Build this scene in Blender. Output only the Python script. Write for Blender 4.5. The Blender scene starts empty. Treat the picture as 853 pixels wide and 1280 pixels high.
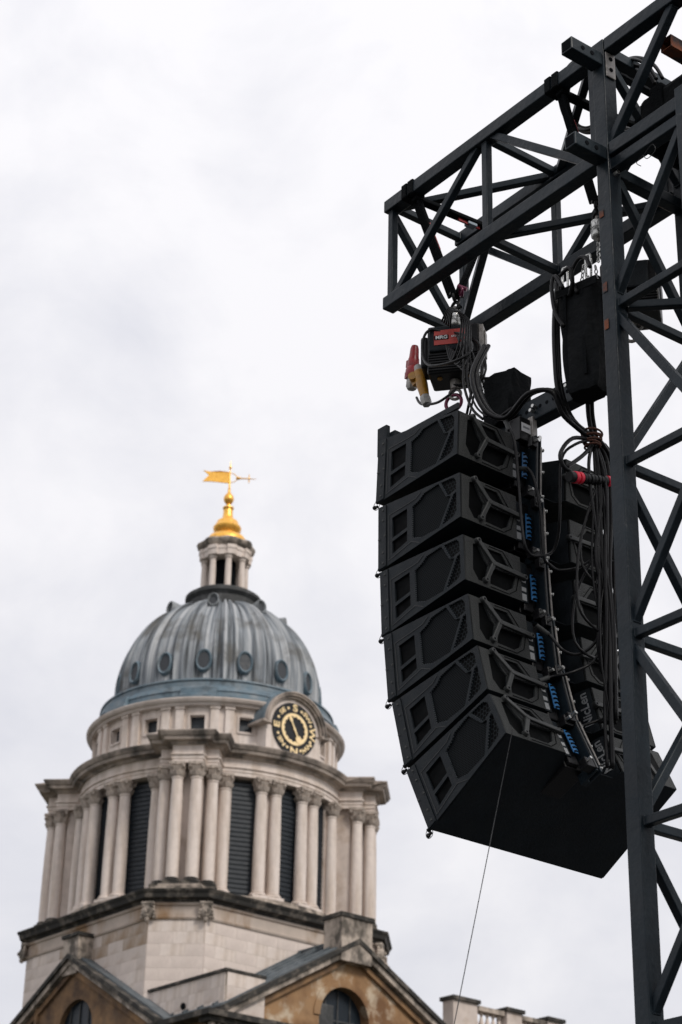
import bpy, bmesh, math, random
from mathutils import Vector, Matrix
from mathutils.geometry import tessellate_polygon
random.seed(7)
scene = bpy.context.scene
COL = scene.collection
PI = math.pi
R = math.radians

# ---------------------------------------------------------------- camera
PITCH, ROLL, FPX = R(26.8), R(1.36), 2490.0
cam = bpy.data.cameras.new("camera")
camo = bpy.data.objects.new("camera", cam)
COL.objects.link(camo)
F = Vector((0, math.cos(PITCH), math.sin(PITCH)))
R0 = Vector((1, 0, 0)); U0 = Vector((0, -math.sin(PITCH), math.cos(PITCH)))
RR = R0 * math.cos(ROLL) + U0 * math.sin(ROLL)
UU = U0 * math.cos(ROLL) - R0 * math.sin(ROLL)
m = Matrix((RR, UU, -F)).transposed().to_4x4()
m.translation = (0, 0, 1.6)
camo.matrix_world = m
cam.sensor_fit = 'VERTICAL'
cam.sensor_height = 36.0
cam.sensor_width = 24.0
cam.lens = 36.0 * FPX / 1280.0
cam.clip_end = 6000
cam.dof.use_dof = True
cam.dof.focus_distance = 11.6
cam.dof.aperture_fstop = 4.3
scene.camera = camo

# ---------------------------------------------------------------- world: overcast sky
SUN_EL, SUN_AZ = 40, 142      # azimuth clockwise from +Y (behind the camera, to the right)
w = bpy.data.worlds.new("World"); scene.world = w; w.use_nodes = True
nt = w.node_tree; N = nt.nodes; Lk = nt.links
for n in list(N): N.remove(n)
def node(nt, t, **kw):
    n = nt.nodes.new(t)
    for k, v in kw.items():
        if k == 'inp':
            for a, b in v.items(): n.inputs[a].default_value = b
        else: setattr(n, k, v)
    return n
out = node(nt, 'ShaderNodeOutputWorld')
bgs = node(nt, 'ShaderNodeBackground', inp={'Strength': 0.1})
sky = node(nt, 'ShaderNodeTexSky', sky_type='NISHITA', sun_disc=False,
           sun_elevation=R(SUN_EL), sun_rotation=R(SUN_AZ))
Lk.new(sky.outputs[0], bgs.inputs[0])
bgc = node(nt, 'ShaderNodeBackground')
tc = node(nt, 'ShaderNodeTexCoord')
mp = node(nt, 'ShaderNodeMapping'); mp.inputs['Scale'].default_value = (1.0, 1.0, 1.3)
mp.inputs['Location'].default_value = (0.35, 0.1, 0.3)
Lk.new(tc.outputs['Generated'], mp.inputs[0])
n1 = node(nt, 'ShaderNodeTexNoise', inp={'Scale': 8.5, 'Detail': 7.0, 'Roughness': 0.56, 'Distortion': 0.25})
n2 = node(nt, 'ShaderNodeTexNoise', inp={'Scale': 2.6, 'Detail': 3.0, 'Roughness': 0.5})
Lk.new(mp.outputs[0], n1.inputs[0]); Lk.new(mp.outputs[0], n2.inputs[0])
mixn = node(nt, 'ShaderNodeMath', operation='ADD'); Lk.new(n1.outputs[0], mixn.inputs[0]); Lk.new(n2.outputs[0], mixn.inputs[1])
ramp = node(nt, 'ShaderNodeValToRGB')
ramp.color_ramp.elements[0].position = 0.37; ramp.color_ramp.elements[0].color = (0.73, 0.735, 0.795, 1)
ramp.color_ramp.elements[1].position = 0.56; ramp.color_ramp.elements[1].color = (0.93, 0.918, 0.945, 1)
half = node(nt, 'ShaderNodeMath', operation='MULTIPLY', inp={1: 0.5}); Lk.new(mixn.outputs[0], half.inputs[0])
Lk.new(half.outputs[0], ramp.inputs[0]); Lk.new(ramp.outputs[0], bgc.inputs[0])
# overcast luminance rises gently from horizon to zenith
sep = node(nt, 'ShaderNodeSeparateXYZ'); Lk.new(tc.outputs['Generated'], sep.inputs[0])
mr = node(nt, 'ShaderNodeMapRange', inp={1: 0.0, 2: 1.0, 3: 0.735, 4: 0.985}); Lk.new(sep.outputs[2], mr.inputs[0])
Lk.new(mr.outputs[0], bgc.inputs['Strength'])
mx = node(nt, 'ShaderNodeMixShader', inp={0: 0.96})
Lk.new(bgs.outputs[0], mx.inputs[1]); Lk.new(bgc.outputs[0], mx.inputs[2]); Lk.new(mx.outputs[0], out.inputs[0])

sd = bpy.data.lights.new("sun", 'SUN'); sd.energy = 1.5; sd.angle = R(14); sd.color = (1.0, 0.95, 0.88)
so = bpy.data.objects.new("sun", sd); COL.objects.link(so)
sv = Vector((math.sin(R(SUN_AZ)) * math.cos(R(SUN_EL)), math.cos(R(SUN_AZ)) * math.cos(R(SUN_EL)), math.sin(R(SUN_EL))))
so.rotation_euler = sv.to_track_quat('Z', 'Y').to_euler()
so.location = (20, -30, 60)
scene.view_settings.view_transform = 'Standard'
scene.view_settings.look = 'None'
scene.view_settings.exposure = 0.3
scene.view_settings.gamma = 1.0

# ---------------------------------------------------------------- materials
def mat(name, col, rough=0.6, metal=0.0, var=0.0, scale=3.0, col2=None, thr=(0.45, 0.6), streak=None,
        bump=0.0, bscale=40.0, spec=0.5, coord='Object', detail=5.0, col3=None, thr3=(0.6, 0.7), scale3=1.0):
    m = bpy.data.materials.new(name); m.use_nodes = True
    nt = m.node_tree; bs = nt.nodes['Principled BSDF']; L = nt.links
    bs.inputs['Roughness'].default_value = rough; bs.inputs['Metallic'].default_value = metal
    bs.inputs['Specular IOR Level'].default_value = spec
    tc = node(nt, 'ShaderNodeTexCoord'); mp = node(nt, 'ShaderNodeMapping')
    L.new(tc.outputs[coord], mp.inputs[0])
    if streak: mp.inputs['Scale'].default_value = streak
    src = None
    base = (*col, 1)
    if col2 is not None:
        nz = node(nt, 'ShaderNodeTexNoise', inp={'Scale': scale, 'Detail': detail, 'Roughness': 0.6})
        L.new(mp.outputs[0], nz.inputs[0])
        r = node(nt, 'ShaderNodeValToRGB')
        r.color_ramp.elements[0].position = thr[0]; r.color_ramp.elements[0].color = base
        r.color_ramp.elements[1].position = thr[1]; r.color_ramp.elements[1].color = (*col2, 1)
        L.new(nz.outputs[0], r.inputs[0]); src = r.outputs[0]
    if col3 is not None:
        nz3 = node(nt, 'ShaderNodeTexNoise', inp={'Scale': scale3, 'Detail': 6.0, 'Roughness': 0.65})
        L.new(tc.outputs[coord], nz3.inputs[0])
        mrr = node(nt, 'ShaderNodeMapRange', inp={1: thr3[0], 2: thr3[1]}); L.new(nz3.outputs[0], mrr.inputs[0])
        mx = node(nt, 'ShaderNodeMix', data_type='RGBA')
        L.new(mrr.outputs[0], mx.inputs[0])
        if src: L.new(src, mx.inputs[6])
        else: mx.inputs[6].default_value = base
        mx.inputs[7].default_value = (*col3, 1); src = mx.outputs[2]
    if var:
        nv = node(nt, 'ShaderNodeTexNoise', inp={'Scale': scale * 2.7, 'Detail': 6.0})
        L.new(tc.outputs[coord], nv.inputs[0])
        mrv = node(nt, 'ShaderNodeMapRange', inp={1: 0.3, 2: 0.7, 3: 1 - var, 4: 1 + var}); L.new(nv.outputs[0], mrv.inputs[0])
        hs = node(nt, 'ShaderNodeHueSaturation'); L.new(mrv.outputs[0], hs.inputs['Value'])
        if src: L.new(src, hs.inputs['Color'])
        else: hs.inputs['Color'].default_value = base
        src = hs.outputs[0]
        mr2 = node(nt, 'ShaderNodeMapRange', inp={1: 0.3, 2: 0.7, 3: max(0, rough - 0.12), 4: min(1, rough + 0.12)})
        L.new(nv.outputs[0], mr2.inputs[0]); L.new(mr2.outputs[0], bs.inputs['Roughness'])
    if src: L.new(src, bs.inputs['Base Color'])
    else: bs.inputs['Base Color'].default_value = base
    if bump:
        nb = node(nt, 'ShaderNodeTexNoise', inp={'Scale': bscale, 'Detail': 4.0})
        L.new(tc.outputs[coord], nb.inputs[0])
        bp = node(nt, 'ShaderNodeBump', inp={'Strength': bump, 'Distance': 0.02}); L.new(nb.outputs[0], bp.inputs['Height'])
        L.new(bp.outputs[0], bs.inputs['Normal'])
    return m

M = {}
M['steel'] = mat('painted_steel', (0.0075, 0.0130, 0.0180), 0.42, 0.0, 0.28, 2.2, col2=(0.014, 0.0215, 0.028), thr=(0.40, 0.62),
                 bump=0.15, bscale=30, col3=(0.055, 0.06, 0.062), thr3=(0.66, 0.76), scale3=14.0, spec=0.22)
M['rust'] = mat('rusty_steel', (0.20, 0.055, 0.02), 0.8, 0.0, 0.3, 14, col2=(0.05, 0.04, 0.04), thr=(0.4, 0.6))
M['bare'] = mat('bare_steel', (0.30, 0.28, 0.26), 0.45, 0.3, 0.3, 12, col2=(0.12, 0.11, 0.10), thr=(0.45, 0.7))
M['chrome'] = mat('galvanised_metal', (0.55, 0.55, 0.53), 0.3, 0.9, 0.2, 30)
M['cab'] = mat('cabinet_paint', (0.0095, 0.0130, 0.0165), 0.5, 0.0, 0.25, 5, bump=0.25, bscale=220, col2=(0.014, 0.0180, 0.0215), thr=(0.4, 0.65), spec=0.14)
M['cabrear'] = mat('textured_cabinet_paint', (0.028, 0.030, 0.030), 0.55, 0.0, 0.25, 6, bump=0.5, bscale=160, spec=0.2)
M['cabblack'] = mat('black_port', (0.0015, 0.0018, 0.002), 0.6, 0.0, 0.3, 8, col2=(0.003, 0.0035, 0.004), thr=(0.4, 0.6), spec=0.04)
M['handle'] = mat('handle_plastic', (0.036, 0.038, 0.038), 0.42, 0.0, 0.2, 12, spec=0.25)
M['rubber'] = mat('black_rubber', (0.008, 0.008, 0.009), 0.38, 0.0, 0.3, 20, spec=0.22)
M['fabric'] = mat('black_fabric', (0.007, 0.008, 0.009), 0.9, 0.0, 0.3, 9, bump=0.4, bscale=90, spec=0.06)
M['bag'] = mat('black_canvas', (0.009, 0.010, 0.011), 0.85, 0.0, 0.3, 5, bump=0.6, bscale=24, spec=0.08)
M['red'] = mat('red_plastic', (0.27, 0.010, 0.014), 0.4, 0.0, 0.2, 15)
M['brightred'] = mat('signal_red', (0.85, 0.02, 0.06), 0.5, 0.0, 0.1, 15)
M['labelred'] = mat('red_label', (0.42, 0.04, 0.03), 0.5, 0.0, 0.1, 15)
M['yellow'] = mat('yellow_plastic', (0.36, 0.17, 0.012), 0.45, 0.0, 0.2, 15)
M['greyplas'] = mat('grey_plastic', (0.33, 0.32, 0.30), 0.5, 0.0, 0.2, 15)
M['blue'] = mat('blue_panel', (0.010, 0.105, 0.27), 0.45, 0.0, 0.2, 9)
M['white'] = mat('white_print', (0.75, 0.75, 0.76), 0.6, 0.0, 0.05, 9)
M['greylab'] = mat('grey_print', (0.28, 0.29, 0.30), 0.6, 0.0, 0.2, 40)
M['shackle'] = mat('purple_shackle', (0.13, 0.012, 0.045), 0.35, 0.3, 0.2, 20)
M['rope'] = mat('brown_tie', (0.09, 0.035, 0.022), 0.85, 0.0, 0.3, 40)
STO = (0.63, 0.545, 0.49)
M['stone'] = mat('portland_stone', STO, 0.85, 0, 0.09, 0.9, col2=(0.47, 0.395, 0.345), thr=(0.42, 0.72), bump=0.2, bscale=9, streak=(1, 1, 0.45),
                 col3=(0.30, 0.205, 0.135), thr3=(0.54, 0.80), scale3=0.7)
M['stoneclean'] = mat('clean_stone', (0.70, 0.61, 0.55), 0.85, 0, 0.07, 1.6, col2=(0.49, 0.40, 0.33), thr=(0.45, 0.72), streak=(1.4, 1.4, 0.2), bump=0.15, bscale=9,
                       col3=(0.36, 0.26, 0.185), thr3=(0.60, 0.80), scale3=1.3)
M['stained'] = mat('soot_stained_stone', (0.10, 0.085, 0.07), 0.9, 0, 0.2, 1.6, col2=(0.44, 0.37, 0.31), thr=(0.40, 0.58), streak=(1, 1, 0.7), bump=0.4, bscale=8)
M['capstone'] = mat('carved_stone', (0.24, 0.20, 0.17), 0.9, 0, 0.1, 3, col2=(0.46, 0.39, 0.335), thr=(0.38, 0.52))
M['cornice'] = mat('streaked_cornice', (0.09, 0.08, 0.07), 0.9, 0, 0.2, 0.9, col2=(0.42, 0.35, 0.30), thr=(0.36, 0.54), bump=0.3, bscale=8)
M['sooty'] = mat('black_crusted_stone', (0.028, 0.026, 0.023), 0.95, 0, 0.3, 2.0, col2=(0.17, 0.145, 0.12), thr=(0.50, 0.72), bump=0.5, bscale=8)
M['brownstone'] = mat('ochre_stained_stone', (0.32, 0.19, 0.095), 0.9, 0, 0.12, 0.55, col2=(0.17, 0.085, 0.038), thr=(0.42, 0.62), bump=0.3, bscale=6,
                      col3=(0.50, 0.40, 0.29), thr3=(0.54, 0.62), scale3=0.45)
M['frieze'] = mat('brown_streaked_stone', (0.50, 0.42, 0.36), 0.9, 0, 0.12, 0.5, col2=(0.27, 0.17, 0.095), thr=(0.46, 0.62), bump=0.2, bscale=6, streak=(1, 1, .4))
M['ochre'] = mat('rust_brown_stone', (0.24, 0.14, 0.07), 0.9, 0, 0.2, 0.8, col2=(0.085, 0.05, 0.03), thr=(0.42, 0.66), bump=0.3, bscale=6)
M['lead'] = mat('weathered_lead', (0.23, 0.245, 0.255), 0.6, 0.0, 0.14, 1.1, col2=(0.055, 0.055, 0.055), thr=(0.47, 0.68), streak=(1.5, 1.5, 0.22), bump=0.15, bscale=6)
M['leadblue'] = mat('blue_grey_lead', (0.085, 0.135, 0.17), 0.55, 0.0, 0.2, 1.3, col2=(0.16, 0.19, 0.21), thr=(0.42, 0.66), bump=0.25, bscale=6,
                    col3=(0.035, 0.05, 0.06), thr3=(0.56, 0.7), scale3=1.2)
M['leaddark'] = mat('dark_lead', (0.035, 0.036, 0.036), 0.7, 0.0, 0.3, 1.6, col2=(0.10, 0.10, 0.10), thr=(0.5, 0.7), bump=0.3, bscale=8)
M['leadroof'] = mat('roof_lead', (0.075, 0.09, 0.10), 0.55, 0.0, 0.2, 0.9, col2=(0.13, 0.145, 0.155), thr=(0.42, 0.65), bump=0.2, bscale=6, streak=(0.5, 2, 1))
M['louvre2'] = mat('dusty_dark_pane', (0.030, 0.034, 0.040), 0.6, 0.0, 0.3, 3)
M['louvre'] = mat('dark_louvre', (0.008, 0.013, 0.019), 0.5, 0.0, 0.2, 2)
def polar_lead():
    m = bpy.data.materials.new('streaked_lead'); m.use_nodes = True
    nt = m.node_tree; bs = nt.nodes['Principled BSDF']; L = nt.links
    tc = node(nt, 'ShaderNodeTexCoord'); sp = node(nt, 'ShaderNodeSeparateXYZ'); L.new(tc.outputs['Object'], sp.inputs[0])
    at = node(nt, 'ShaderNodeMath', operation='ARCTAN2'); L.new(sp.outputs[1], at.inputs[0]); L.new(sp.outputs[0], at.inputs[1])
    def nz(ka, kz, off, sc, det=4):
        a = node(nt, 'ShaderNodeMath', operation='MULTIPLY', inp={1: ka}); L.new(at.outputs[0], a.inputs[0])
        z = node(nt, 'ShaderNodeMath', operation='MULTIPLY', inp={1: kz}); L.new(sp.outputs[2], z.inputs[0])
        c = node(nt, 'ShaderNodeCombineXYZ', inp={1: off}); L.new(a.outputs[0], c.inputs[0]); L.new(z.outputs[0], c.inputs[2])
        n = node(nt, 'ShaderNodeTexNoise', inp={'Scale': sc, 'Detail': det, 'Roughness': 0.6}); L.new(c.outputs[0], n.inputs[0]); return n
    n = nz(16, .16, 0, 1.0); r = node(nt, 'ShaderNodeValToRGB'); e = r.color_ramp.elements
    e[0].position = .36; e[0].color = (.035, .038, .042, 1); e[1].position = .60; e[1].color = (.42, .43, .44, 1)
    x = e.new(.47); x.color = (.20, .22, .24, 1); L.new(n.outputs[0], r.inputs[0])
    n2 = nz(2.2, .5, 5, 1.0); mr = node(nt, 'ShaderNodeMapRange', inp={1: .52, 2: .68}); L.new(n2.outputs[0], mr.inputs[0])
    mx = node(nt, 'ShaderNodeMix', data_type='RGBA'); mx.inputs[7].default_value = (.10, .095, .085, 1); L.new(mr.outputs[0], mx.inputs[0]); L.new(r.outputs[0], mx.inputs[6])
    L.new(mx.outputs[2], bs.inputs['Base Color']); bs.inputs['Roughness'].default_value = .6; bs.inputs['Specular IOR Level'].default_value = .3
    return m
M['dome'] = polar_lead()
M['void'] = mat('dark_interior', (0.008, 0.009, 0.011), 0.8, spec=0.02)
M['pane'] = mat('window_glass', (0.012, 0.018, 0.025), 0.4, 0.0, 0.2, 3, spec=0.25)
M['gold'] = mat('gold_leaf', (0.95, 0.52, 0.10), 0.34, 0.65, 0.1, 6, col2=(0.75, 0.34, 0.05), thr=(0.5, 0.75), bump=0.15, bscale=10)
M['goldpaint'] = mat('gilded_numerals', (1.0, 0.76, 0.42), 0.5, 0.0, 0.08, 6)
M['dial'] = mat('black_dial', (0.006, 0.007, 0.010), 0.7, 0.0, 0.2, 4)
M['ground'] = mat('dark_grass', (0.024, 0.030, 0.018), 0.95, 0.0, 0.3, 0.3, col2=(0.045, 0.05, 0.035), thr=(0.4, 0.6), bump=0.4, bscale=4)
M['paving'] = mat('tarmac', (0.05, 0.05, 0.05), 0.9, 0.0, 0.2, 1.5, bump=0.3, bscale=30)

# perforated metal: fine dark holes on a regular hexagonal lattice
def perf(name, scale, lo, hi, base, hole):
    m = bpy.data.materials.new(name); m.use_nodes = True
    nt = m.node_tree; bs = nt.nodes['Principled BSDF']; L = nt.links
    tc = node(nt, 'ShaderNodeTexCoord')
    def lattice(dx, dz):
        sp = node(nt, 'ShaderNodeSeparateXYZ'); L.new(tc.outputs['Object'], sp.inputs[0])
        def cell(o, per, off):
            a = node(nt, 'ShaderNodeMath', operation='MULTIPLY_ADD', inp={1: 1.0 / per, 2: off}); L.new(sp.outputs[o], a.inputs[0])
            f = node(nt, 'ShaderNodeMath', operation='FRACT'); L.new(a.outputs[0], f.inputs[0])
            s = node(nt, 'ShaderNodeMath', operation='SUBTRACT', inp={1: 0.5}); L.new(f.outputs[0], s.inputs[0])
            t = node(nt, 'ShaderNodeMath', operation='MULTIPLY', inp={1: per}); L.new(s.outputs[0], t.inputs[0])
            q = node(nt, 'ShaderNodeMath', operation='MULTIPLY'); L.new(t.outputs[0], q.inputs[0]); L.new(t.outputs[0], q.inputs[1])
            return q
        A = cell(0, scale, dx); B = cell(2, scale * 1.732, dz)
        s = node(nt, 'ShaderNodeMath', operation='ADD'); L.new(A.outputs[0], s.inputs[0]); L.new(B.outputs[0], s.inputs[1])
        r = node(nt, 'ShaderNodeMath', operation='SQRT'); L.new(s.outputs[0], r.inputs[0]); return r
    a = lattice(0, 0); b = lattice(0.5, 0.5)
    mn = node(nt, 'ShaderNodeMath', operation='MINIMUM'); L.new(a.outputs[0], mn.inputs[0]); L.new(b.outputs[0], mn.inputs[1])
    mr = node(nt, 'ShaderNodeMapRange', inp={1: scale * lo, 2: scale * hi}); L.new(mn.outputs[0], mr.inputs[0])
    mx = node(nt, 'ShaderNodeMix', data_type='RGBA'); mx.inputs[6].default_value = (*hole, 1); mx.inputs[7].default_value = (*base, 1)
    L.new(mr.outputs[0], mx.inputs[0]); L.new(mx.outputs[2], bs.inputs['Base Color'])
    bs.inputs['Roughness'].default_value = 0.6; bs.inputs['Specular IOR Level'].default_value = 0.05
    return m
M['mesh'] = perf('fine_perforated_grille', 0.0125, 0.34, 0.46, (0.015, 0.019, 0.022), (0.001, 0.001, 0.001))
M['honey'] = perf('honeycomb_grille', 0.024, 0.40, 0.47, (0.020, 0.024, 0.027), (0.001, 0.001, 0.001))

# ---------------------------------------------------------------- mesh builder
class MB:
    def __init__(s): s.v = []; s.f = []
    def add(s, vs, fs, T=None):
        o = len(s.v)
        s.v += [tuple(T @ Vector(p)) if T else tuple(p) for p in vs]
        s.f += [tuple(i + o for i in f) for f in fs]
    def box(s, c, d, T=None):
        x, y, z = c; a, b, e = d[0] / 2, d[1] / 2, d[2] / 2
        vs = [(x + i * a, y + j * b, z + k * e) for i in (-1, 1) for j in (-1, 1) for k in (-1, 1)]
        s.add(vs, [(0, 1, 3, 2), (4, 6, 7, 5), (0, 4, 5, 1), (2, 3, 7, 6), (0, 2, 6, 4), (1, 5, 7, 3)], T)
    def bb(s, x0, x1, y0, y1, z0, z1, T=None): s.box(((x0 + x1) / 2, (y0 + y1) / 2, (z0 + z1) / 2), (abs(x1 - x0), abs(y1 - y0), abs(z1 - z0)), T)
    def bar(s, p, q, w, h=None, up=(0, 0, 1)):
        p = Vector(p); q = Vector(q); h = h or w
        d = q - p; L = d.length; d.normalize(); u = Vector(up)
        if abs(d.dot(u)) > 0.999: u = Vector((1, 0, 0))
        r = d.cross(u).normalized(); u = r.cross(d)
        T = Matrix((d, r, u)).transposed().to_4x4(); T.translation = p
        s.bb(0, L, -w / 2, w / 2, -h / 2, h / 2, T)
    def cyl(s, p, q, r0, r1=None, n=12, cap=True):
        p = Vector(p); q = Vector(q); r1 = r0 if r1 is None else r1
        d = (q - p).normalized(); u = Vector((0, 0, 1)) if abs(d.z) < 0.9 else Vector((1, 0, 0))
        a = d.cross(u).normalized(); b = d.cross(a)
        vs = []
        for c, r in ((p, r0), (q, r1)):
            for i in range(n):
                t = 2 * PI * i / n; vs.append(c + a * (r * math.cos(t)) + b * (r * math.sin(t)))
        fs = [(i, (i + 1) % n, n + (i + 1) % n, n + i) for i in range(n)]
        if cap: fs += [tuple(range(n))[::-1], tuple(range(n, 2 * n))]
        s.add(vs, fs)
    def lathe(s, prof, n=24, c=(0, 0, 0), rf=None, T=None):
        vs = []; fs = []
        for r, z in prof:
            for i in range(n):
                t = 2 * PI * i / n; rr = r * (rf(t, z) if rf else 1)
                vs.append((c[0] + rr * math.cos(t), c[1] + rr * math.sin(t), c[2] + z))
        for j in range(len(prof) - 1):
            for i in range(n): fs.append((j * n + i, j * n + (i + 1) % n, (j + 1) * n + (i + 1) % n, (j + 1) * n + i))
        fs.append(tuple(range(n))[::-1]); k = (len(prof) - 1) * n; fs.append(tuple(range(k, k + n)))
        s.add(vs, fs, T)
    def tube(s, pts, r, n=6, closed=False, sub=5):
        P = [Vector(p) for p in pts]; m = len(P); C = []
        if m == 2: C = P
        else:
            rng = range(m if closed else m - 1)
            for i in rng:
                g = lambda k: P[k % m] if closed else P[max(0, min(m - 1, k))]
                a, b, c, d = g(i - 1), g(i), g(i + 1), g(i + 2)
                for k in range(sub):
                    t = k / sub
                    C.append(0.5 * ((2 * b) + (c - a) * t + (2 * a - 5 * b + 4 * c - d) * t * t + (3 * b - a - 3 * c + d) * t ** 3))
            if not closed: C.append(P[-1])
        K = len(C); vs = []; fs = []; nrm = None
        for i in range(K):
            a = C[(i - 1) % K] if closed else C[max(0, i - 1)]; b = C[(i + 1) % K] if closed else C[min(K - 1, i + 1)]
            d = (b - a).normalized()
            if nrm is None: nrm = d.orthogonal().normalized()
            nrm = (nrm - d * nrm.dot(d)).normalized(); bn = d.cross(nrm)
            for k in range(n):
                t = 2 * PI * k / n; vs.append(C[i] + nrm * (r * math.cos(t)) + bn * (r * math.sin(t)))
        for i in range(K if closed else K - 1):
            for k in range(n):
                fs.append((i * n + k, i * n + (k + 1) % n, ((i + 1) % K) * n + (k + 1) % n, ((i + 1) % K) * n + k))
        if not closed: fs += [tuple(range(n))[::-1], tuple(range((K - 1) * n, K * n))]
        s.add(vs, fs)
    def torus(s, c, ax, Rr, r, n=20, k=8, T=None):
        ax = Vector(ax).normalized(); a = ax.orthogonal().normalized(); b = ax.cross(a); c = Vector(c)
        s.tube([c + a * (Rr * math.cos(2 * PI * i / n)) + b * (Rr * math.sin(2 * PI * i / n)) for i in range(n)], r, k, True, 1 if n > 12 else 2)
    def prism(s, poly, fa, fb, holes=()):
        """poly of 2-d points; fa/fb map (u,v) to the two end faces"""
        loops = [poly] + list(holes); flat = [p for l in loops for p in l]
        tri = tessellate_polygon([[Vector((p[0], p[1], 0)) for p in l] for l in loops]); n = len(flat)
        vs = [fa(*p) for p in flat] + [fb(*p) for p in flat]
        fs = [tuple(t) for t in tri] + [tuple(i + n for i in t[::-1]) for t in tri]
        o = 0
        for l in loops:
            k = len(l)
            for i in range(k): fs.append((o + i, o + (i + 1) % k, n + o + (i + 1) % k, n + o + i))
            o += k
        s.add(vs, fs)
    def mesh(s, name, material, smooth=False):
        me = bpy.data.meshes.new(name); me.from_pydata(s.v, [], s.f); me.validate()
        b = bmesh.new(); b.from_mesh(me); bmesh.ops.recalc_face_normals(b, faces=b.faces); b.to_mesh(me); b.free()
        if material: me.materials.append(material)
        if smooth is True: me.polygons.foreach_set('use_smooth', [True] * len(me.polygons))
        elif smooth: 
            me.polygons.foreach_set('use_smooth', [True] * len(me.polygons)); me.set_sharp_from_angle(angle=R(smooth))
        me.update(); return me
    def build(s, name, material, parent=None, smooth=False, bevel=0.0, kind=None, label=None):
        o = bpy.data.objects.new(name, s.mesh(name, material, smooth)); COL.objects.link(o)
        if parent is not None: o.parent = parent
        if bevel:
            md = o.modifiers.new('bevel', 'BEVEL'); md.width = bevel; md.segments = 2; md.limit_method = 'ANGLE'; md.angle_limit = R(50)
        if kind: o['kind'] = kind
        if label: o['label'] = label
        return o
def inst(name, me, parent, T=None, label=None):
    o = bpy.data.objects.new(name, me); COL.objects.link(o)
    if parent is not None: o.parent = parent
    if T is not None: o.matrix_basis = T
    if label: o['label'] = label
    return o
def thing(name, label, cat, T=None, group=None):
    o = bpy.data.objects.new(name, None); COL.objects.link(o)
    if T is not None: o.matrix_world = T
    o['label'] = label; o['category'] = cat
    if group: o['group'] = group
    return o
def tag(o, label, cat, group=None):
    o['label'] = label; o['category'] = cat
    if group: o['group'] = group
    return o
def TR(x=0, y=0, z=0, rz=0): return Matrix.Translation((x, y, z)) @ Matrix.Rotation(rz, 4, 'Z')
def text_mesh(body, size, extrude, name):
    c = bpy.data.curves.new(name, 'FONT'); c.body = body; c.size = size; c.extrude = extrude; c.align_x = 'CENTER'; c.align_y = 'CENTER'
    c.offset = size * 0.02
    o = bpy.data.objects.new(name, c); COL.objects.link(o)
    bpy.context.view_layer.update()
    me = bpy.data.meshes.new_from_object(o.evaluated_get(bpy.context.evaluated_depsgraph_get()))
    bpy.data.objects.remove(o); bpy.data.curves.remove(c); me.name = name
    return me

# ---------------------------------------------------------------- ground
g = MB(); g.add([(-3000, -3000, 0), (3000, -3000, 0), (3000, 3000, 0), (-3000, 3000, 0)], [(0, 1, 2, 3)])
g = g.build('ground', M['ground']); g['kind'] = 'structure'
g = MB(); g.bb(-40, 40, -20, 30, -0.1, 0.02); g = g.build('pavement', M['paving']); g['kind'] = 'structure'

# ================================================================ DOMED TOWER
TX = Matrix.Translation((-5.4444, 85.8275, 0)) @ Matrix.Rotation(R(-50.37), 4, 'Z')
tower = thing('domed_tower', 'pale stone clock tower with colonnaded drum, ribbed grey lead dome and gilded weathervane', 'tower', TX)
NA = 360
def angs(extra=()):
    a = [2 * PI * i / NA for i in range(NA)] + [e % (2 * PI) for e in extra]
    a = sorted(a); o = [a[0]]
    for x in a[1:]:
        if x - o[-1] > 1e-4: o.append(x)
    return o
def loft(mb, rf, rings, A):
    n = len(A); vs = []; fs = []
    for z, off in rings:
        for t in A:
            r = rf(t, off); vs.append((r * math.cos(t), r * math.sin(t), z))
    for j in range(len(rings) - 1):
        for i in range(n): fs.append((j * n + i, j * n + (i + 1) % n, (j + 1) * n + (i + 1) % n, (j + 1) * n + i))
    fs.append(tuple(range(n))[::-1]); k = (len(rings) - 1) * n; fs.append(tuple(range(k, k + n)))
    mb.add(vs, fs)
def wrapd(a): return (a + PI) % (2 * PI) - PI
PIERS = [-PI / 4, PI / 4, 3 * PI / 4, -3 * PI / 4]
def starf(Rr, blocks):
    def f(t, off):
        r = Rr + off
        for d in PIERS:
            dl = abs(wrapd(t - d))
            if dl < PI / 2 - 0.05:
                for rp, hw in blocks:
                    a, b = rp + off, hw + off
                    rr = a / math.cos(dl) if math.tan(dl) * a <= b else b / math.sin(dl)
                    r = max(r, rr)
        return r
    return f
def star_angles(Rr, blocks, offs):
    e = []
    for d in PIERS:
        for rp, hw in blocks:
            for off in offs:
                c = math.atan2(hw + off, rp + off); e += [d - c, d + c, d - c - 2e-4 * 5, d + c + 1e-3]
                if hw + off < Rr + off:
                    c = math.asin((hw + off) / (Rr + off)); e += [d - c, d + c, d - c - 1e-3, d + c + 1e-3]
    return angs(e)
AP, CH = 6.15, 1.15
def octf(t, off):
    r = 1e9
    for k in range(4):
        d = abs(wrapd(t - k * PI / 2))
        if d < PI / 2 - .01: r = min(r, (AP + off) / math.cos(d))
    for d0 in PIERS:
        d = abs(wrapd(t - d0))
        if d < PI / 2 - .01: r = min(r, (AP * math.sqrt(2) - CH + off) / math.cos(d))
    return r
def oct_verts(off=0.0):
    a = AP + off; c = AP * math.sqrt(2) - CH + off
    b = c * math.sqrt(2) - a
    return [math.atan2(y, x) for x, y in ((a, b), (b, a), (-b, a), (-a, b), (-a, -b), (-b, -a), (b, -a), (a, -b))]
OA = angs(oct_verts(0) + oct_verts(.35))
mb = MB(); loft(mb, octf, [(13.0, -0.06), (22.85, -0.06)], OA); mb.build('base_block', M['stone'], tower)
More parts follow.
